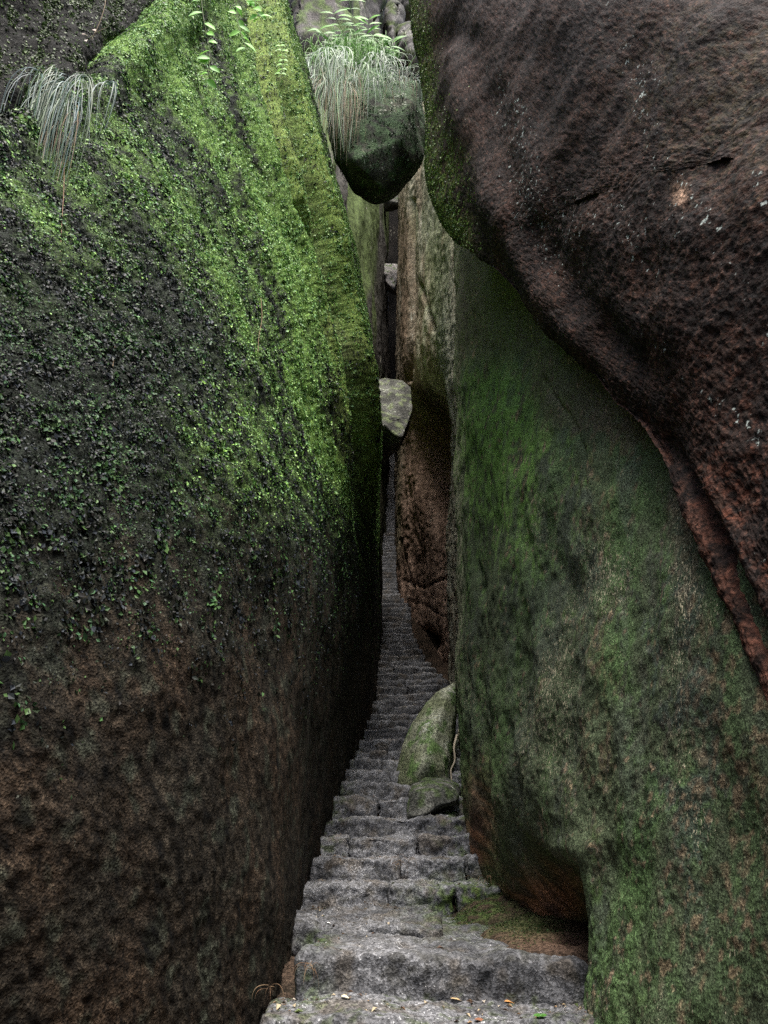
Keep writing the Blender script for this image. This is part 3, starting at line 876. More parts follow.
# rocks up at the head of the cleft
bgl = [
    ([(352, -60, 25), (372, -70, 25), (386, 8, 25), (380, 60, 25), (372, 105, 25), (352, 105, 25), (360, 20, 24.2), (370, 60, 24.2), (350, -40, 28), (380, 90, 28), (384, -20, 28)], 'grey mossy slab on the left at the head of the cleft'),
    ([(384, 20, 27), (392, 4, 27), (400, 8, 27), (403, 40, 27), (399, 66, 27), (386, 66, 27), (392, 30, 26), (394, 55, 26), (388, 15, 30), (402, 60, 30), (386, 62, 30)], 'upright streaked stone in the middle of the rocks at the head of the cleft'),
    ([(394, -10, 29), (404, -30, 29), (420, -30, 29), (422, 20, 29), (412, 27, 29), (399, 12, 29), (408, 5, 28), (412, -20, 28), (398, -15, 32), (420, 10, 32)], 'rounded grey boulder uppermost at the head of the cleft'),
    ([(399, 32, 26), (408, 25, 26), (424, 26, 26), (428, 60, 26), (416, 74, 26), (400, 70, 26), (412, 40, 25), (408, 60, 25), (402, 35, 29), (424, 66, 29)], 'purplish grey boulder beside the brown overhang at the head of the cleft'),
    ([(392, 84, 28), (402, 72, 28), (426, 70, 28), (430, 120, 28), (392, 120, 28), (408, 90, 27), (395, 90, 31), (428, 110, 31)], 'grey boulder half hidden behind the wedged boulder grass'),
]
for k, (pts, lab) in enumerate(bgl):
    hull_rock('boulder', pts, M_PALE, stone_cols((.06, .057, .056), (.125, .12, .115), (.06, .085, .025), .28, k=10 + k, sc_=1.2), lab, 'boulder', rough=.03, noise_k=10 + k, group='rocks at the head of the cleft')
bgl2 = [(284, -60, 13.2), (318, -70, 13.4), (342, -30, 13.8), (352, 40, 13.8), (350, 120, 13.6), (318, 130, 13.2), (296, 90, 12.8), (300, 20, 12.6), (326, 30, 12.9), (336, 90, 12.9), (290, 60, 15), (340, 60, 15.5), (310, -50, 15)]
hull_rock('boulder', bgl2, M_PALE, stone_cols((.045, .040, .038), (.095, .088, .083), (.06, .09, .025), .38, k=18, sc_=.8), 'brownish grey boulder behind the grass tuft, against the left ridge', 'boulder', rough=.03, noise_k=18, group='rocks at the head of the cleft')
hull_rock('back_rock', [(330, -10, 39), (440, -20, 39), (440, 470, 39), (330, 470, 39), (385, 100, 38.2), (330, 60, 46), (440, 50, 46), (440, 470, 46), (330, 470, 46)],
          M_PALE, stone_cols((.008, .007, .007), (.026, .022, .019), mamt=.0, k=20, sc_=1.5), 'rock closing the far end of the cleft behind the chockstones, deep shade painted in its colour', 'rock', rough=.012, noise_k=20)  # darkness of the deep slot is put into this near-black colour

# ------------------------------------------------------------------ stairs
prof = [(1017, 3.22), (957, 3.58), (884, 6.1), (858, 6.55), (836, 7.0), (818, 7.4), (797, 7.85), (783, 8.25), (770.5, 8.7), (760.5, 9.05), (751, 9.45), (740, 9.85), (730, 10.3),
        (721, 10.7), (714, 11.1), (707, 11.45), (700, 11.8), (693, 12.15), (686, 12.5), (680, 12.8), (673, 13.15), (667, 13.5), (661, 13.8), (655, 14.15), (649.5, 14.45), (644, 14.8)]
steps = []
for y, Y in prof:
    steps.append((Y, float(unproj(384, y, Y)[2])))
while steps[-1][0] < 36:
    steps.append((steps[-1][0] + .25 + random.uniform(-.01, .01), steps[-1][1] + .175 + random.uniform(-.008, .008)))

XL = np.array([[3.2, -.43], [3.58, -.33], [6, -.62], [8, -.6], [10.3, -.5], [12, -.35], [14.8, -.2], [20, -.2], [36, -.1]])
XR = np.array([[3.2, .80], [3.58, .79], [6, .80], [7, .86], [8, .85], [10, 1.0], [13, 1.0], [14, .75], [15.5, .55], [20, .6], [36, .7]])


def block(x0, x1, y0, y1, z0, z1, cell, k, tiltx=0., r=.02, amp=1., front=None, maxn=90):
    """a roughly dressed stone: rounded box displaced by noise"""
    nx = int(np.clip((x1 - x0) / cell, 4, maxn)); ny = int(np.clip((y1 - y0) / cell, 3, 60)); nz = int(np.clip((z1 - z0) / cell, 3, 26))
    bm = bmesh.new()
    Vd = {}
    faces = []

    def vid(i, j, l):
        key = (i, j, l)
        if key not in Vd: Vd[key] = len(Vd)
        return Vd[key]
    for i in range(nx):
        for j in range(ny):
            faces.append([vid(i, j, nz), vid(i + 1, j, nz), vid(i + 1, j + 1, nz), vid(i, j + 1, nz)])
            faces.append([vid(i, j, 0), vid(i, j + 1, 0), vid(i + 1, j + 1, 0), vid(i + 1, j, 0)])
    for i in range(nx):
        for l in range(nz):
            faces.append([vid(i, 0, l), vid(i + 1, 0, l), vid(i + 1, 0, l + 1), vid(i, 0, l + 1)])
            faces.append([vid(i, ny, l), vid(i, ny, l + 1), vid(i + 1, ny, l + 1), vid(i + 1, ny, l)])
    for j in range(ny):
        for l in range(nz):
            faces.append([vid(0, j, l), vid(0, j, l + 1), vid(0, j + 1, l + 1), vid(0, j + 1, l)])
            faces.append([vid(nx, j, l), vid(nx, j + 1, l), vid(nx, j + 1, l + 1), vid(nx, j, l + 1)])
    bm.free()
    K = np.array(list(Vd.keys()), float)
    c = np.stack([x0 + (x1 - x0) * K[:, 0] / nx, y0 + (y1 - y0) * K[:, 1] / ny, z0 + (z1 - z0) * K[:, 2] / nz], -1)
    lo = np.array([x0, y0, z0]) + r; hi = np.array([x1, y1, z1]) - r
    inner = np.clip(c, lo, hi)
    d = c - inner
    L = np.linalg.norm(d, axis=1, keepdims=True)
    nrm = np.where(L > 1e-6, d / np.maximum(L, 1e-6), 0)
    V = inner + nrm * r
    off = np.array([k * 3.7, k * 1.3, 0])
    big = fbm(V + off, .30, 3, 401); sm = fbm(V + off, .07, 3, 402); ti = fbm(V + off, .022, 2, 403)
    V = V + nrm * (amp * (.030 * big + .014 * sm + .006 * ti))[:, None]
    top = (K[:, 2] == nz)
    # wavering front lip
    wav = fbm(np.stack([V[:, 0] * 2.2 + k * 5, 0 * V[:, 0] + k, 0 * V[:, 0]], -1), 1, 3, 405)
    fr = np.exp(-((V[:, 1] - y0) / .12) ** 2)
    V[:, 1] += amp * .05 * wav * fr
    V[:, 2] += amp * .022 * fbm(np.stack([V[:, 0] * 3 + k * 9, V[:, 1] * 2, 0 * V[:, 0]], -1), 1, 2, 406) * (V[:, 2] - z0) / (z1 - z0)
    V[:, 2] += tiltx * (V[:, 0] - (x0 + x1) / 2)
    if front is not None:
        V = front(V)
    return V, np.array(faces)


def step_cols(V, mossf=None, dark=1.):
    n = fbm(V, .25, 4, 411); m = fbm(V, .06, 4, 412); g = fbm(V, .018, 2, 413)
    c = lerp((.090, .091, .097), (.180, .181, .190), ss(-.35, .35, n + .4 * m + .25))
    c = c * (1 + .5 * g[:, None])
    c = lerp(c, (.060, .058, .050), .7 * ss(.1, .5, m))
    c = lerp(c, (.105, .085, .062), .55 * ss(.05, .5, fbm(V, .16, 4, 415)))
    if mossf is not None:
        w = mossf(V, m, n)
        c = lerp(c, lerp((.035, .055, .022), (.075, .115, .03), ss(-.3, .3, g + m)), np.clip(w, 0, 1))
    return c, np.clip(.45 + .6 * n, 0, 1)


STEP_GROUP = 'stone steps climbing through the cleft'
near_labels = {
    0: 'lowest visible granite step, broad slab at the bottom edge with fallen leaves',
    1: 'broad granite landing slab with a mossy left corner, second step from the bottom',
    2: 'long low step at the back of the landing, its right end lost in moss',
    3: 'step with a dry leaf clump caught at its middle joint, second above the landing',
    4: 'step split by a joint near its left end, third above the landing',
    5: 'straight full-width step just below the small rock beside the stairs',
    6: 'step whose right end meets the small dark rock beside the stairs',
    7: 'rounded step just above the one touching the small dark rock',
    8: 'step at the foot of the green leaning boulder, left of its base',
}
MID = 'grey step with jointed blocks running beside the green leaning boulder'
UPM = 'worn grey step on the wider flight above the green leaning boulder'
FAR = 'narrow worn step in the far upper flight under the jammed grey stone'


def moss_landing(V, m, n):
    px, py = proj(V)
    return (bump2(px, py, 470, 905, 45, 26) * 1.3 + 1.0 * bump2(px, py, 318, 940, 16, 8) + 1.0 * bump2(px, py, 300, 985, 22, 14) + .6 * bump2(px, py, 560, 945, 40, 6)) * ss(-.45, .1, m + n * .3) + .35 * ss(.1, .4, m) * (V[:, 2] < -.47 + CZ)


step_objs = []
for k, (Y, z) in enumerate(steps):
    nxt = steps[k + 1] if k + 1 < len(steps) else (Y + .25, z + .17)
    Yb = nxt[0] + .10
    zb = (steps[k - 1][1] if k else z - .18) - .07
    xl, xr = float(np.interp(Y, XL[:, 0], XL[:, 1])), float(np.interp(Y, XR[:, 0], XR[:, 1]))
    px_m = F / (Y * cT + (z - CZ) * sT)
    cell = max(.012, 1.6 / px_m)
    joints = []
    if k == 2: joints = [.03, .48]
    elif k == 3: joints = [.12, .62]
    elif k == 4: joints = [-.28, .27]
    elif k == 5: joints = []
    elif k == 6: joints = [-.05]
    elif k == 8: joints = [.06]
    elif k in (9, 10): joints = [-.02 + .05 * (k - 9)]
    elif 10 < k < 26: joints = [xl + (xr - xl) * random.uniform(.25, .75)] if random.random() < .75 else []
    if k == 1: joints = []
    edges = [xl] + joints + [xr]
    root = empty('stone_step', ((xl + xr) / 2, Y, zb))
    if k in near_labels: lab = near_labels[k]
    elif k <= 12: lab = MID
    elif k <= 27: lab = UPM
    else: lab = FAR
    tag(root, lab, 'step', STEP_GROUP)
    tx = {0: -.012, 1: -.035, 2: .0, 3: .01}.get(k, random.uniform(-.012, .012))
    for a, b in zip(edges[:-1], edges[1:]):
        g = .006 if len(edges) > 2 else 0
        jit = random.uniform(-.025, .025) if len(edges) > 2 else 0
        jz = random.uniform(-.014, .014) if len(edges) > 2 else 0
        if k > 25:
            V, Fc = block(a, b, Y, Yb, zb, z, max(cell, .03), k + .3, tx, r=.022, amp=.8, maxn=24)
        else:
            V, Fc = block(a + g, b - g, Y + jit, Yb, zb, z + jz, cell, k + a, tx, r=.028 if k > 1 else .03, amp=1.15 if k > 1 else .95)
        mf = moss_landing if k < 4 else ((lambda V, m, n: .75 * ss(.0, .4, m + .3 * n) * np.maximum(ss(.3, .8, V[:, 0]), .55 * ss(.2, .45, -V[:, 0]))) if k < 14 else None)
        c, mk = step_cols(V, mf)
        c = c * (.62 if k < 2 else 1.0)      # same stone, but shade is put into the colour of the two bottom slabs
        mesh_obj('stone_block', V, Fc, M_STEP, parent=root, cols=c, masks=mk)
    if k == 1:      # a thin worn slab lies at the back of the landing
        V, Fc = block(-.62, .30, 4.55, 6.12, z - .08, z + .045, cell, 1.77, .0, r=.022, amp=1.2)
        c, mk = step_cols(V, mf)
        mesh_obj('stone_block', V, Fc, M_STEP, parent=root, cols=c * .62, masks=mk)  # thin slab's colour carries the same painted shade
    step_objs.append(root)

from mathutils.bvhtree import BVHTree
bV, bF = [], []
for so_ in step_objs[:16]:
    for ch in so_.children:
        wl_ = parent_world(ch); b0 = len(bV)
        bV += [v.co + wl_ for v in ch.data.vertices]
        bF += [[b0 + i for i in p.vertices] for p in ch.data.polygons]
STEP_BVH = BVHTree.FromPolygons(bV, bF)


def step_hit(px, py):
    d_ = at(px, py, 5.0) - Vector((0, 0, CZ))
    h = STEP_BVH.ray_cast(Vector((0, 0, CZ)), d_.normalized())
    return h[0]


lit = [[], [], []]
tries = 0
while len(lit[0]) < 4 * 950 and tries < 12000:
    tries += 1
    k = random.choice((0, 0, 1, 1, 1, 2, 3, 4, 5, 6, 7, 8, 9, 10))
    Y0 = steps[k][0]; Y1 = steps[k + 1][0]
    yy = Y1 - abs(random.gauss(0, .18)) if random.random() < .6 else random.uniform(Y0, Y1)
    xx = random.uniform(np.interp(Y0, XL[:, 0], XL[:, 1]) + .02, np.interp(Y0, XR[:, 0], XR[:, 1]) - .02)
    if random.random() < .45:      # drifted against the feet of both walls
        xx = float(np.interp(yy, [3.2, 4.6, 6.1, 7.8, 10], [-.40, -.38, -.48, -.44, -.32])) + abs(random.gauss(0, .07)) if random.random() < .6 else float(np.interp(yy, [3.2, 5, 6.1, 7, 8, 10], [.74, .6, .72, .68, .4, .4])) - abs(random.gauss(0, .09))
    h = STEP_BVH.ray_cast(Vector((xx, yy, steps[k][1] + .10)), Vector((0, 0, -1)))
    if h[0] is None or h[1].z < .6: continue
    p = np.array(h[0]) + np.array([0, 0, .003]); a = random.uniform(0, 6.28); L = random.choice((.008, .012, .016, .028)) * random.uniform(.7, 1.3); W = L * random.uniform(.2, .6)
    d1_ = np.array([math.cos(a), math.sin(a), random.uniform(-.1, .35)]); d2_ = np.array([-math.sin(a), math.cos(a), random.uniform(-.3, .3)])
    b0 = len(lit[0]); up_ = np.array([0, 0, L * .25])
    lit[0] += [p - d1_ * L / 2, p + d2_ * W / 2 + up_, p + d1_ * L / 2, p - d2_ * W / 2 + up_]
    lit[1] += [[b0, b0 + 1, b0 + 2], [b0, b0 + 2, b0 + 3]]
    lit[2] += [np.array(random.choice([(.30, .20, .11), (.16, .10, .06), (.40, .33, .22), (.09, .06, .045), (.09, .06, .045), (.20, .13, .08), (.45, .40, .33), (.10, .13, .045)]))] * 4
o = mesh_obj('leaf_litter', np.array(lit[0]), np.array(lit[1]), M_DRY, cols=np.array(lit[2]), smooth=False)
tag(o, 'scraps of dry leaf and grit strewn over the lower steps', 'leaf litter', kind='stuff')

# ------------------------------------------------------------------ ground: one sheet that follows the climb, with earth banked at the sides of the landing
SY = np.array([-60, 0, 1.5, 3.2] + [s[0] for s in steps[1:]] + [60, 120]); SZ = np.array([steps[0][1] - 2.2, steps[0][1] - .75, steps[0][1] - .45, steps[0][1] - .22] + [s[1] - .24 for s in steps[1:]] + [steps[-1][1] + 1, steps[-1][1] + 1])
gx = np.concatenate([np.linspace(-70, -2, 30), np.linspace(-1.6, 1.9, 170), np.linspace(2.4, 70, 30)])
gy = np.concatenate([np.linspace(-60, 1, 30), np.linspace(1.2, 9, 330), np.linspace(9.1, 38, 200), np.linspace(40, 120, 20)])
GX, GY = np.meshgrid(gx, gy)
GZ = np.interp(GY, SY, SZ)
Gp = np.stack([GX, GY, GZ], -1)
landing = ss(3.62, 3.8, GY) * (1 - ss(6.2, 6.8, GY))
zl = steps[1][1]
# earth bank on the right of the landing: from its surface up to the undercut rock
bank = ss(.20, .62, GX + .10 * fbm(Gp * np.array([1, 1, 0]), .4, 3, 501)) * landing
tgt = zl + .006 + .07 * ss(.5, 1.0, GX) * ss(3.9, 5.6, GY) + .08 * ss(5.0, 6.0, GY) * ss(.25, .6, GX)
GZ = GZ * (1 - bank) + tgt * bank
bank2 = ss(.66, .9, GX) * ss(6.0, 6.3, GY) * (1 - ss(7.6, 8.0, GY))
GZ = GZ + bank2 * (.10 + .16 * ss(.45, .75, GX))
# earth gully along the foot of the left boulder
gul_l = ss(-.28, -.42, GX) * (1 - ss(5.5, 6.5, GY)) * ss(2.6, 3.2, GY)
GZ = GZ + gul_l * .05
ns = fbm(Gp * np.array([1, 1, 0]), .3, 4, 503)
GZ = GZ + .035 * ns * (np.abs(GX) < 3) + .012 * fbm(Gp * np.array([1, 1, 0]), .05, 3, 504) * (np.abs(GX) < 3)
Gp = np.stack([GX, GY, GZ], -1)
ggx, ggy = proj(Gp)
cgd = lerp((.026, .020, .014), (.055, .038, .027), ss(-.3, .35, ns + .3))
mosw = np.clip(1.5 * bump2(ggx, ggy, 465, 900, 40, 32) * ss(-.25, .3, ns + fbm(Gp, .08, 3, 505)) + .5 * bump2(ggx, ggy, 535, 925, 30, 14), 0, 1) * (GY > 2)
cgd = lerp(cgd, (.13, .075, .055), .7 * bump2(ggx, ggy, 545, 938, 40, 12) * (GY > 2))
cgd = lerp(cgd, (.055, .085, .025), mosw)
nr_, nc_ = GX.shape
idx = np.arange(nr_ * nc_).reshape(nr_, nc_)
qd = np.stack([idx[:-1, :-1], idx[:-1, 1:], idx[1:, 1:], idx[1:, :-1]], -1).reshape(-1, 4)
o = mesh_obj('ground', Gp.reshape(-1, 3), qd, M_SOIL, cols=cgd.reshape(-1, 3), base=(0, 0, 0), masks=np.full(nr_ * nc_, .4))
tag(o, 'reddish brown earth beside and beneath the steps', 'ground', kind='structure')
gN = np.zeros_like(Gp); gN[..., 2] = 1
o = scatter_leaves('moss', Gp, gN, mosw * ((ggx > 380) & (ggx < 600) & (ggy > 850) & (ggy < 960)) * (np.abs(GX) < 1.6) + 1e-12, 9000, lambda n, p: rng.uniform(.005, .012, n),
                   lambda ii, jj, p: pick([(.035, .065, .018), (.05, .085, .022), (.025, .04, .014), (.05, .06, .025)], len(ii)) * rng.uniform(.7, 1.2, len(ii))[:, None], M_MOSS, tilt=1.0, lift=.012)
tag(o, 'mat of low green moss on the earth at the right end of the landing', 'moss', kind='stuff')

# ------------------------------------------------------------------ boulders beside the stairs
o = hull_rock('leaning_boulder', [
    (394, 792, 8.75), (396, 770, 8.8), (402, 745, 8.85), (412, 722, 8.95), (426, 702, 9.05), (441, 689, 9.15), (453, 682, 9.2), (458, 684, 9.25),
    (457, 705, 9.2), (451, 728, 9.1), (449, 748, 9.0), (452, 792, 8.9), (412, 770, 8.42), (430, 760, 8.36), (444, 770, 8.5), (424, 728, 8.62), (444, 704, 8.85), (440, 735, 8.65),
    (404, 792, 8.45), (446, 792, 8.5), (410, 780, 9.7), (450, 780, 9.8), (450, 695, 9.75), (425, 720, 9.65), (402, 792, 9.6)],
    M_STONE, stone_cols((.13, .145, .085), (.24, .25, .185), (.085, .145, .045), .34, mtop=False, k=30, sc_=.35), 'leaning green dome-shaped boulder with a pale upper edge, beside the stairs', 'boulder', rough=.010, noise_k=30, bev=.35)
o = hull_rock('low_rock', [
    (405, 800, 7.95), (412, 786, 8.0), (426, 779, 8.1), (447, 778, 8.2), (460, 784, 8.1), (462, 799, 7.95), (458, 801, 7.66), (440, 804, 7.62), (424, 815, 7.62), (408, 817, 7.68),
    (418, 792, 7.72), (446, 786, 7.75), (412, 826, 7.9), (440, 818, 8.3), (462, 812, 8.35), (424, 785, 8.6), (456, 786, 8.6)],
    M_STONE, stone_cols((.060, .062, .054), (.125, .125, .11), (.06, .085, .035), .16, k=31, sc_=.2), 'low dark rock with an undercut front at the foot of the leaning boulder', 'rock', rough=.012, noise_k=31, bev=.05)
o = hull_rock('small_stone', [(437, 819, 7.75), (446, 812, 7.8), (458, 812, 7.85), (462, 820, 7.8), (450, 815, 7.62), (455, 824, 7.65), (440, 824, 7.7), (450, 818, 8.0)],
              M_STONE, stone_cols((.07, .07, .055), (.11, .11, .085), mamt=.2, k=33, sc_=.1), 'small mossy stone tucked under the low dark rock', 'stone', rough=.03, noise_k=33, cuts=3)

# ------------------------------------------------------------------ plants


class Ribbons:
    """thin leaf blades along curved centre lines, folded along the midrib"""

    def __init__(s): s.V = []; s.F = []; s.c = []

    def blade(s, pts, w, col, taper=1.0, fold=.25):
        pts = [np.asarray(p, float) for p in pts]
        n = len(pts); b = len(s.V)
        for i, p in enumerate(pts):
            t = (pts[min(i + 1, n - 1)] - pts[max(i - 1, 0)]); t /= np.linalg.norm(t) + 1e-9
            view = np.array([0, -1, .1]) + .4 * s.jit
            sd = np.cross(t, view); sd /= np.linalg.norm(sd) + 1e-9
            nn = np.cross(sd, t)
            f = i / (n - 1)
            ww = w * (min(1, .45 + 3 * f)) * (1 - f ** 2.2 * .92 * taper)
            s.V += [p - sd * ww / 2, p + nn * ww * fold, p + sd * ww / 2]
            s.c += [np.asarray(col) * (1 - .1 * f)] * 3
        for i in range(n - 1):
            q = b + 3 * i
            s.F += [[q, q + 1, q + 4, q + 3], [q + 1, q + 2, q + 5, q + 4]]

    jit = np.zeros(3)

    def leaf(s, p, d, L, W, col, up=(0, -1, .3)):
        p = np.asarray(p, float); d = np.asarray(d, float); d /= np.linalg.norm(d)
        sd = np.cross(d, up); sd /= np.linalg.norm(sd) + 1e-9
        nn = np.cross(sd, d)
        prof_ = [(0, .03), (.15, .5), (.35, .95), (.55, 1), (.75, .72), (.9, .35), (1, .02)]
        b = len(s.V)
        for t, w in prof_:
            c0 = p + d * L * t - nn * L * .18 * t * t + np.array([0, 0, -.12 * L * t * t])
            s.V += [c0 - sd * W * w / 2 + nn * W * w * .14, c0, c0 + sd * W * w / 2 + nn * W * w * .14]
            s.c += [col, np.asarray(col) * 1.12, col]
        for i in range(len(prof_) - 1):
            q = b + 3 * i
            s.F += [[q, q + 1, q + 4, q + 3], [q + 1, q + 2, q + 5, q + 4]]

    def build(s, name, mat, parent): return mesh_obj(name, np.array(s.V), np.array(s.F), mat, parent=parent, cols=np.array(s.c))


def tube(name, pts, r0, r1, col, mat, parent=None, nseg=6):
    pts = [np.asarray(p, float) for p in pts]
    V = []; Fc = []
    n = len(pts)
    for i, p in enumerate(pts):
        t = pts[min(i + 1, n - 1)] - pts[max(i - 1, 0)]; t /= np.linalg.norm(t) + 1e-9
        a = np.cross(t, [.3, .8, .1]); a /= np.linalg.norm(a); b = np.cross(t, a)
        r = r0 + (r1 - r0) * i / (n - 1)
        for k in range(nseg):
            an = 2 * math.pi * k / nseg
            V.append(p + r * (a * math.cos(an) + b * math.sin(an)))
    for i in range(n - 1):
        for k in range(nseg):
            k2 = (k + 1) % nseg
            Fc.append([i * nseg + k, i * nseg + k2, (i + 1) * nseg + k2, (i + 1) * nseg + k])
    V = np.array(V)
    return mesh_obj(name, V, np.array(Fc), mat, parent=parent, cols=np.tile(np.asarray(col), (len(V), 1)), base=V[0])


def surf_y(px, py): return float(left_Y(px, py)[0])


def hang(rb, x, y, Y, dx, L, rise, w, col, curl=.0, out=.06, n=9):
    """a blade that rises from (x,y), arches and hangs L pixels down"""
    v = (512 - y) / F
    s = 1.12 * Y / (cT - v * sT) / F
    o0 = np.array(at(x, y, Y))
    lean = random.uniform(-.3, .3)
    pts = []
    rb.jit = rng.normal(size=3)
    for i in range(n):
        t = i / (n - 1)
        xx = dx * (1 - (1 - t) ** 2.0) * s + curl * math.sin(t * 3) * s
        zz = (rise * math.sin(min(t * 2.6, math.pi) * .98) * (1 - t * .3) - L * t ** 1.7) * s
        yy = -out * math.sin(min(1, t * 1.6) * math.pi / 2) + lean * out * t
        pts.append(o0 + np.array([xx, yy, zz]))
    rb.blade(pts, w, col)


# tuft on the left boulder
def tuft(name, label, centres, Y, green, dry, w):
    root = empty(name, at(centres[0][0], centres[0][1], Y))
    tag(root, label, 'grass tuft')
    g = Ribbons(); d = Ribbons()
    for (cx, cy, sx, sy, n, L0, L1, dx0, dx1, rise, yoff) in centres:
        knots = [(random.gauss(cx, sx), random.gauss(cy, sy), random.uniform(.5, 1.15), random.uniform(-9, 9)) for _ in range(max(3, n // 9))]
        for _ in range(n):
            kx, ky, kl, kd = random.choice(knots)
            x = kx + random.gauss(0, 2.2); y = ky + random.gauss(0, 2)
            hang(g, x, y, Y + yoff + random.uniform(-.03, .03), random.uniform(dx0, dx1) * .8 + kd, random.uniform(L0, L1) * kl, rise * random.uniform(.3, 1.2), w * random.uniform(.45, 1.35), np.array(random.choice(green)) * random.uniform(.5, 1.2), curl=random.uniform(-11, 11))
    for (cx, cy, sx, sy, n, L0, L1, dx0, dx1, rise, yoff) in dry:
        for _ in range(n):
            x = random.gauss(cx, sx); y = random.gauss(cy, sy)
            hang(d, x, y, Y + yoff + random.uniform(-.03, .03), random.uniform(dx0, dx1), random.uniform(L0, L1), rise, w * random.uniform(.45, .9), np.array(random.choice([(.22, .16, .10), (.30, .24, .16), (.16, .11, .07), (.34, .29, .22)])) * random.uniform(.7, 1.1), curl=random.uniform(-6, 6))
    g.build('green_blades', M_GRASS, root)
    d.build('dry_blades', M_DRY, root)
    return root


GREEN1 = [(.06, .12, .08), (.09, .16, .14), (.05, .11, .03), (.14, .21, .22), (.06, .12, .035)]
YT = min(surf_y(60, 150), surf_y(80, 110)) - .05
tuft('grass_tuft', 'bluish grass tuft hanging from the crack on the left boulder, top left', [
    (50, 76, 9, 11, 54, 90, 175, -9, 9, 4, 0), (74, 82, 8, 11, 54, 100, 195, -10, 12, 4, 0), (60, 104, 10, 9, 60, 80, 145, -12, 12, 2, 0), (100, 84, 5, 6, 14, 45, 90, 0, 8, 6, 0), (38, 74, 5, 4, 6, 60, 100, -26, -6, 10, 0)],
    YT, GREEN1, [(62, 112, 10, 6, 24, 70, 120, -10, 12, 2, 0), (50, 130, 6, 6, 5, 90, 125, -42, -15, 0, 0), (62, 160, 2, 4, 2, 90, 110, -2, 4, 0, .0)], .0048)

# tuft on top of the wedged boulder
GREEN2 = [(.14, .25, .14), (.12, .26, .06), (.22, .32, .24), (.09, .22, .035), (.32, .38, .31), (.12, .23, .10)]
tuft('grass_tuft', 'thick pale green grass tuft draped over the wedged boulder, top centre', [
    (338, 64, 14, 13, 105, 60, 120, -12, 6, 5, -.15), (322, 62, 8, 14, 60, 30, 110, -12, 4, 6, -.1), (358, 66, 13, 12, 55, 22, 80, -6, 10, 6, -.2), (394, 74, 11, 10, 90, 14, 50, -8, 12, 8, -.2), (374, 70, 12, 12, 40, 16, 60, -6, 8, 8, -.25)],
    8.55, GREEN2, [(338, 80, 11, 9, 60, 55, 88, -8, 10, 2, -.15), (398, 80, 9, 5, 10, 30, 50, -4, 6, 4, -.2), (352, 90, 4, 5, 4, 60, 80, -4, 2, 0, -.25)], .013)
g = Ribbons()
root = empty('grass_clump', at(348, 60, 8.7))
tag(root, 'bright green upright grass clump above the hanging tuft on the wedged boulder', 'grass clump')
for _ in range(260):
    x = random.gauss(348, 20); y = 66 + random.gauss(0, 7) - 6 * math.exp(-((x - 350) / 25) ** 2)
    c = np.array(random.choice([(.12, .31, .03), (.16, .37, .05), (.08, .23, .03), (.22, .42, .09)])) * random.uniform(.75, 1.15)
    hang(g, x, y, 8.75 + random.uniform(-.2, .35), random.uniform(-20, 20), random.uniform(4, 26), random.uniform(14, 30), .012, c, out=.12)
g.build('green_blades', M_GRASS, root)

# leafy plant rising behind the tuft
root = empty('leafy_plant', at(347, 60, 8.9))
tag(root, 'bright green pinnate plant growing out of the top of the wedged boulder', 'plant')
g = Ribbons()
for (x0, y0, x1, y1) in ((350, 60, 346, -8), (352, 58, 368, 20), (345, 60, 333, 14), (372, 66, 392, 40), (380, 66, 372, 36), (340, 62, 318, 30)):
    n = 9
    pts = [np.array(at(x0 + (x1 - x0) * t + 5 * math.sin(3 * t), y0 + (y1 - y0) * t, 8.85 - .25 * t)) for t in np.linspace(0, 1, n)]
    tube('stem', pts, .006, .003, (.12, .22, .05), M_LEAF, parent=root, nseg=5)
    for i in range(2, n):
        for sgn in (-1, 1):
            d = np.array([sgn * random.uniform(.7, 1.1), random.uniform(-.5, .1), random.uniform(.0, .5)])
            g.leaf(pts[i], d, random.uniform(.17, .27), random.uniform(.055, .08), np.array(random.choice([(.11, .32, .03), (.15, .38, .045), (.08, .25, .025)])) * random.uniform(.85, 1.15))
g.build('foliage', M_LEAF, root)

# leafy sprig hanging into the picture in front of the left boulder
root = empty('leafy_sprig', at(215, -30, 3.2))
tag(root, 'bright green leafy sprig dangling over the left boulder from the top edge', 'sprig')
g = Ribbons()
for br, nleaf in (([(196, -60), (200, -20), (203, 15), (208, 40), (210, 62), (206, 80)], 14), ([(230, -60), (232, -20), (236, 10), (240, 30), (246, 48)], 14), ([(262, -60), (258, -25), (255, 5), (262, 22)], 8), ([(232, -10), (250, 5), (262, 18)], 6)):
    pts = [np.array(at(x, y, 3.25 + .02 * random.random())) for x, y in br]
    pts = list(hermite(np.array(pts), 14, 0))
    tube('twig', pts, .0022, .001, (.12, .14, .05), M_LEAF, parent=root, nseg=5)
    for i in range(nleaf):
        p = pts[min(13, 3 + int(i * 11 / nleaf))]
        d = np.array([random.choice((-1, 1)) * random.uniform(.5, 1), random.uniform(-.6, .4), random.uniform(-.7, .25)])
        g.leaf(p, d, random.uniform(.045, .085), random.uniform(.028, .044), np.array(random.choice([(.16, .44, .04), (.22, .54, .06), (.12, .34, .03)])) * random.uniform(.8, 1.15), up=(random.uniform(-.4, .4), -1, random.uniform(-.2, .6)))
g.build('foliage', M_LEAF, root)
root = empty('leafy_sprig', at(281, 55, 6.2))
tag(root, 'small green sprig rooted in the crease beside the ridge of the left boulder', 'sprig')
g = Ribbons()
pts = [np.array(at(280 + 3 * math.sin(t * 3), 78 - 32 * t, 5.9)) for t in np.linspace(0, 1, 8)]
tube('twig', pts, .003, .0015, (.12, .14, .05), M_LEAF, parent=root, nseg=5)
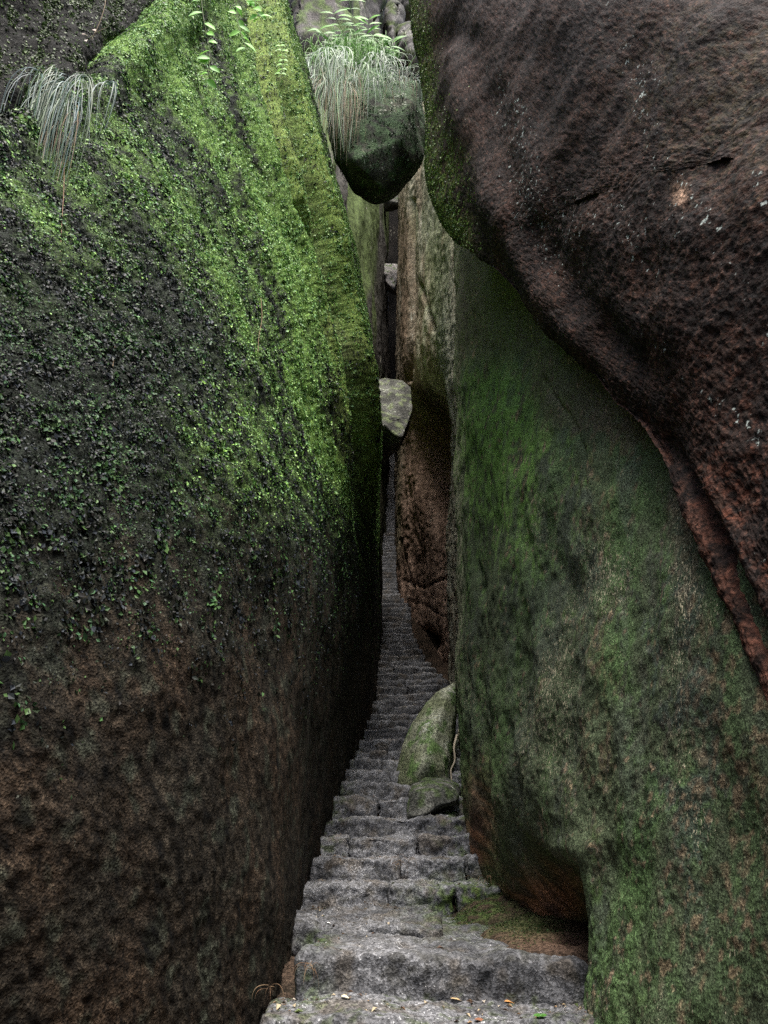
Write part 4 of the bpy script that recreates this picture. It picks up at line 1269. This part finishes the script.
for i in range(1, 8):
    for sgn in (-1, 1):
        g.leaf(pts[i], np.array([sgn, random.uniform(-.5, .2), random.uniform(-.5, .4)]), random.uniform(.05, .085), .038, np.array(random.choice([(.14, .36, .03), (.20, .44, .05)])))
g.build('foliage', M_LEAF, root)

# dry stems and twig
root = empty('dead_twig', at(92, 42, 3.0))
tag(root, 'dry forked twig with curled leaves lying in the crack, top left', 'twig')
Yt = YT - .06
tube('twig', hermite(np.array([at(92, 40, Yt), at(100, 22, Yt - .02), at(105, 5, Yt - .03), at(107, -14, Yt - .03)]), 10, 0), .0022, .0014, (.32, .25, .17), M_DRY, parent=root)
tube('twig', hermite(np.array([at(90, 38, Yt), at(98, 32, Yt - .02), at(107, 27, Yt - .03)]), 8, 0), .0018, .001, (.36, .29, .2), M_DRY, parent=root)
for x, y in ((88, 36), (92, 30), (86, 40), (95, 34)):
    g = Ribbons()
    g.leaf(np.array(at(x, y, Yt)), (random.uniform(-1, 1), -.3, random.uniform(-.4, .3)), .035, .016, np.array((.50, .42, .36)) * random.uniform(.7, 1.1))
    g.build('dry_leaf', M_DRY, root)


def stem_on_left(pxs, label, r=.0016, col=(.22, .15, .09), name='dry_creeper'):
    pts = [np.array(at(x, y, surf_y(x, y) - .03)) for x, y in pxs]
    o = tube(name, hermite(np.array(pts), 12, 0), r, r * .6, col, M_DRY)
    tag(o, label, 'stem')


stem_on_left([(115, 345), (113, 365), (110, 388), (108, 408)], 'thin dry stem hanging alone on the dark left part of the boulder')
stem_on_left([(261, 298), (262, 318), (259, 336), (258, 352)], 'thin dry stem hanging against the bright moss of the left boulder')
stem_on_left([(64, 150), (64, 185), (62, 220), (60, 262)], 'long reddish dry stem trailing below the left grass tuft', .0018, (.20, .12, .08))

# pale root by the leaning boulder
root = tube('dry_root', hermite(np.array([at(457, 735, 8.55), at(454, 748, 8.5), at(455, 760, 8.5), at(451, 771, 8.5), at(452, 784, 8.5)]), 14, 0), .012, .008, (.55, .47, .36), M_DRY)
tag(root, 'pale bare root running down between the leaning boulder and the green wall', 'root')

# leaves on the steps
def step_surface(px, py):
    """first step tread or bank met by the ray of a pixel"""
    for k in range(0, 12):
        Y0, z = steps[k]; Y1 = steps[k + 1][0]
        v = (512 - py) / F
        dz = (sT + v * cT) / (cT - v * sT)
        if dz < 0:
            Yh = (z - CZ) / dz
            if Y0 <= Yh <= Y1 + .05: return Yh
    return 3.4


def fallen(px, py, L, W, col, ang, label, name='fallen_leaf', up=.022):
    h = step_hit(px, py)
    p = np.array(h if h is not None else at(px, py, step_surface(px, py))) + np.array([0, -.004, .006])
    g = Ribbons()
    g.leaf(p, (math.cos(ang), math.sin(ang), .05), L, W, np.array(col), up=(0, -.3, 1))
    o = mesh_obj(name, np.array(g.V), np.array(g.F), M_DRY, cols=np.array(g.c), base=p)
    tag(o, label, 'leaf', 'leaves fallen on the lower steps')


fallen(504, 1003, .045, .018, (.50, .24, .08), .3, 'orange dry leaf lying at the foot of the landing riser')
fallen(450, 1000, .05, .014, (.42, .30, .16), .1, 'long tan dry leaf on the lowest step, left of the orange one')
fallen(474, 1021, .045, .02, (.20, .09, .05), -.2, 'dark reddish brown leaf on the front edge of the lowest step')
fallen(562, 1006, .03, .012, (.36, .28, .16), .4, 'small tan leaf at the right end of the lowest step')
fallen(327, 924, .022, .016, (.75, .72, .68), .3, 'whitish leaf scrap on the left of the landing slab')
fallen(341, 998, .030, .018, (.62, .58, .40), .1, 'pale yellowish leaf on the left of the lowest step')
root = empty('seedling', at(540, 1021, 3.3))
tag(root, 'tiny bright green seedling at the front of the lowest step', 'seedling')
g = Ribbons()
pp = np.array(step_hit(540, 1018) or at(540, 1022, 3.3)) + np.array([0, 0, .004])
for a in np.linspace(0, 2 * math.pi, 7)[:-1]:
    g.leaf(pp, (math.cos(a), math.sin(a), .45), random.uniform(.022, .032), .016, np.array((.07, .20, .03)), up=(0, -.5, 1))
mesh_obj('foliage', np.array(g.V), np.array(g.F), M_LEAF, parent=root, cols=np.array(g.c))


def dry_clump(px, py, Y, n, L, label):
    root = empty('dry_grass', at(px, py, Y)); tag(root, label, 'dry grass')
    g = Ribbons()
    for _ in range(n):
        hang(g, px + random.gauss(0, 5), py + random.gauss(0, 3), Y + random.uniform(-.03, .0), random.uniform(-14, 14), random.uniform(.3, 1) * L, random.uniform(2, 8), .0022, np.array(random.choice([(.16, .10, .06), (.22, .15, .09), (.12, .07, .04)])))
    g.build('dry_blades', M_DRY, root)


dry_clump(312, 966, 3.5, 11, 16, 'wisp of dry reddish grass at the left end of the landing riser')
dry_clump(402, 862, 6.47, 18, 12, 'dry leaf clump caught in the middle joint of a step')
dry_clump(273, 988, 3.42, 7, 14, 'thin dry grass at the foot of the left boulder')
dry_clump(490, 880, 5.9, 14, 18, 'dry rootlets hanging at the foot of the green wall')

# ------------------------------------------------------------------ camera, sky, light
cam = bpy.data.cameras.new('camera'); co = bpy.data.objects.new('camera', cam)
C.objects.link(co); sc.camera = co
co.location = (0, 0, CZ); co.rotation_euler = (R(90) + TH, 0, 0)
cam.sensor_fit = 'VERTICAL'; cam.sensor_height = 24; cam.lens = 24 * F / 1024
cam.clip_start = .05; cam.clip_end = 1000

SUN_EL, SUN_AZ = R(68), R(165)      # azimuth from +Y towards +X
w = bpy.data.worlds.new('World'); sc.world = w; w.use_nodes = True
nt = w.node_tree; nt.nodes.clear()
wo = nt.nodes.new('ShaderNodeOutputWorld'); bg = nt.nodes.new('ShaderNodeBackground'); sk = nt.nodes.new('ShaderNodeTexSky')
sk.sky_type = 'NISHITA'; sk.sun_disc = False; sk.sun_elevation = SUN_EL; sk.sun_rotation = SUN_AZ
sk.dust_density = 4.0; sk.air_density = 1.0; sk.ozone_density = .5
nt.links.new(sk.outputs[0], bg.inputs[0]); nt.links.new(bg.outputs[0], wo.inputs[0])
bg.inputs[1].default_value = .05
sl = bpy.data.lights.new('sun', 'SUN'); sl.energy = 1.5; sl.angle = R(36); sl.color = (1, .97, .92)
so = bpy.data.objects.new('sun', sl); C.objects.link(so)
d = Vector((math.sin(SUN_AZ) * math.cos(SUN_EL), math.cos(SUN_AZ) * math.cos(SUN_EL), math.sin(SUN_EL)))
so.rotation_euler = d.to_track_quat('Z', 'Y').to_euler()
so.location = (0, 0, 40)

sc.view_settings.view_transform = 'Standard'; sc.view_settings.look = 'None'
sc.view_settings.exposure = 2.72; sc.view_settings.gamma = 1; sc.view_settings.use_curve_mapping = False
sc.render.engine = 'CYCLES'
sc.cycles.use_denoising = False
sc.cycles.max_bounces = 12; sc.cycles.diffuse_bounces = 8; sc.cycles.glossy_bounces = 3; sc.cycles.transmission_bounces = 3
sc.cycles.sample_clamp_indirect = 6
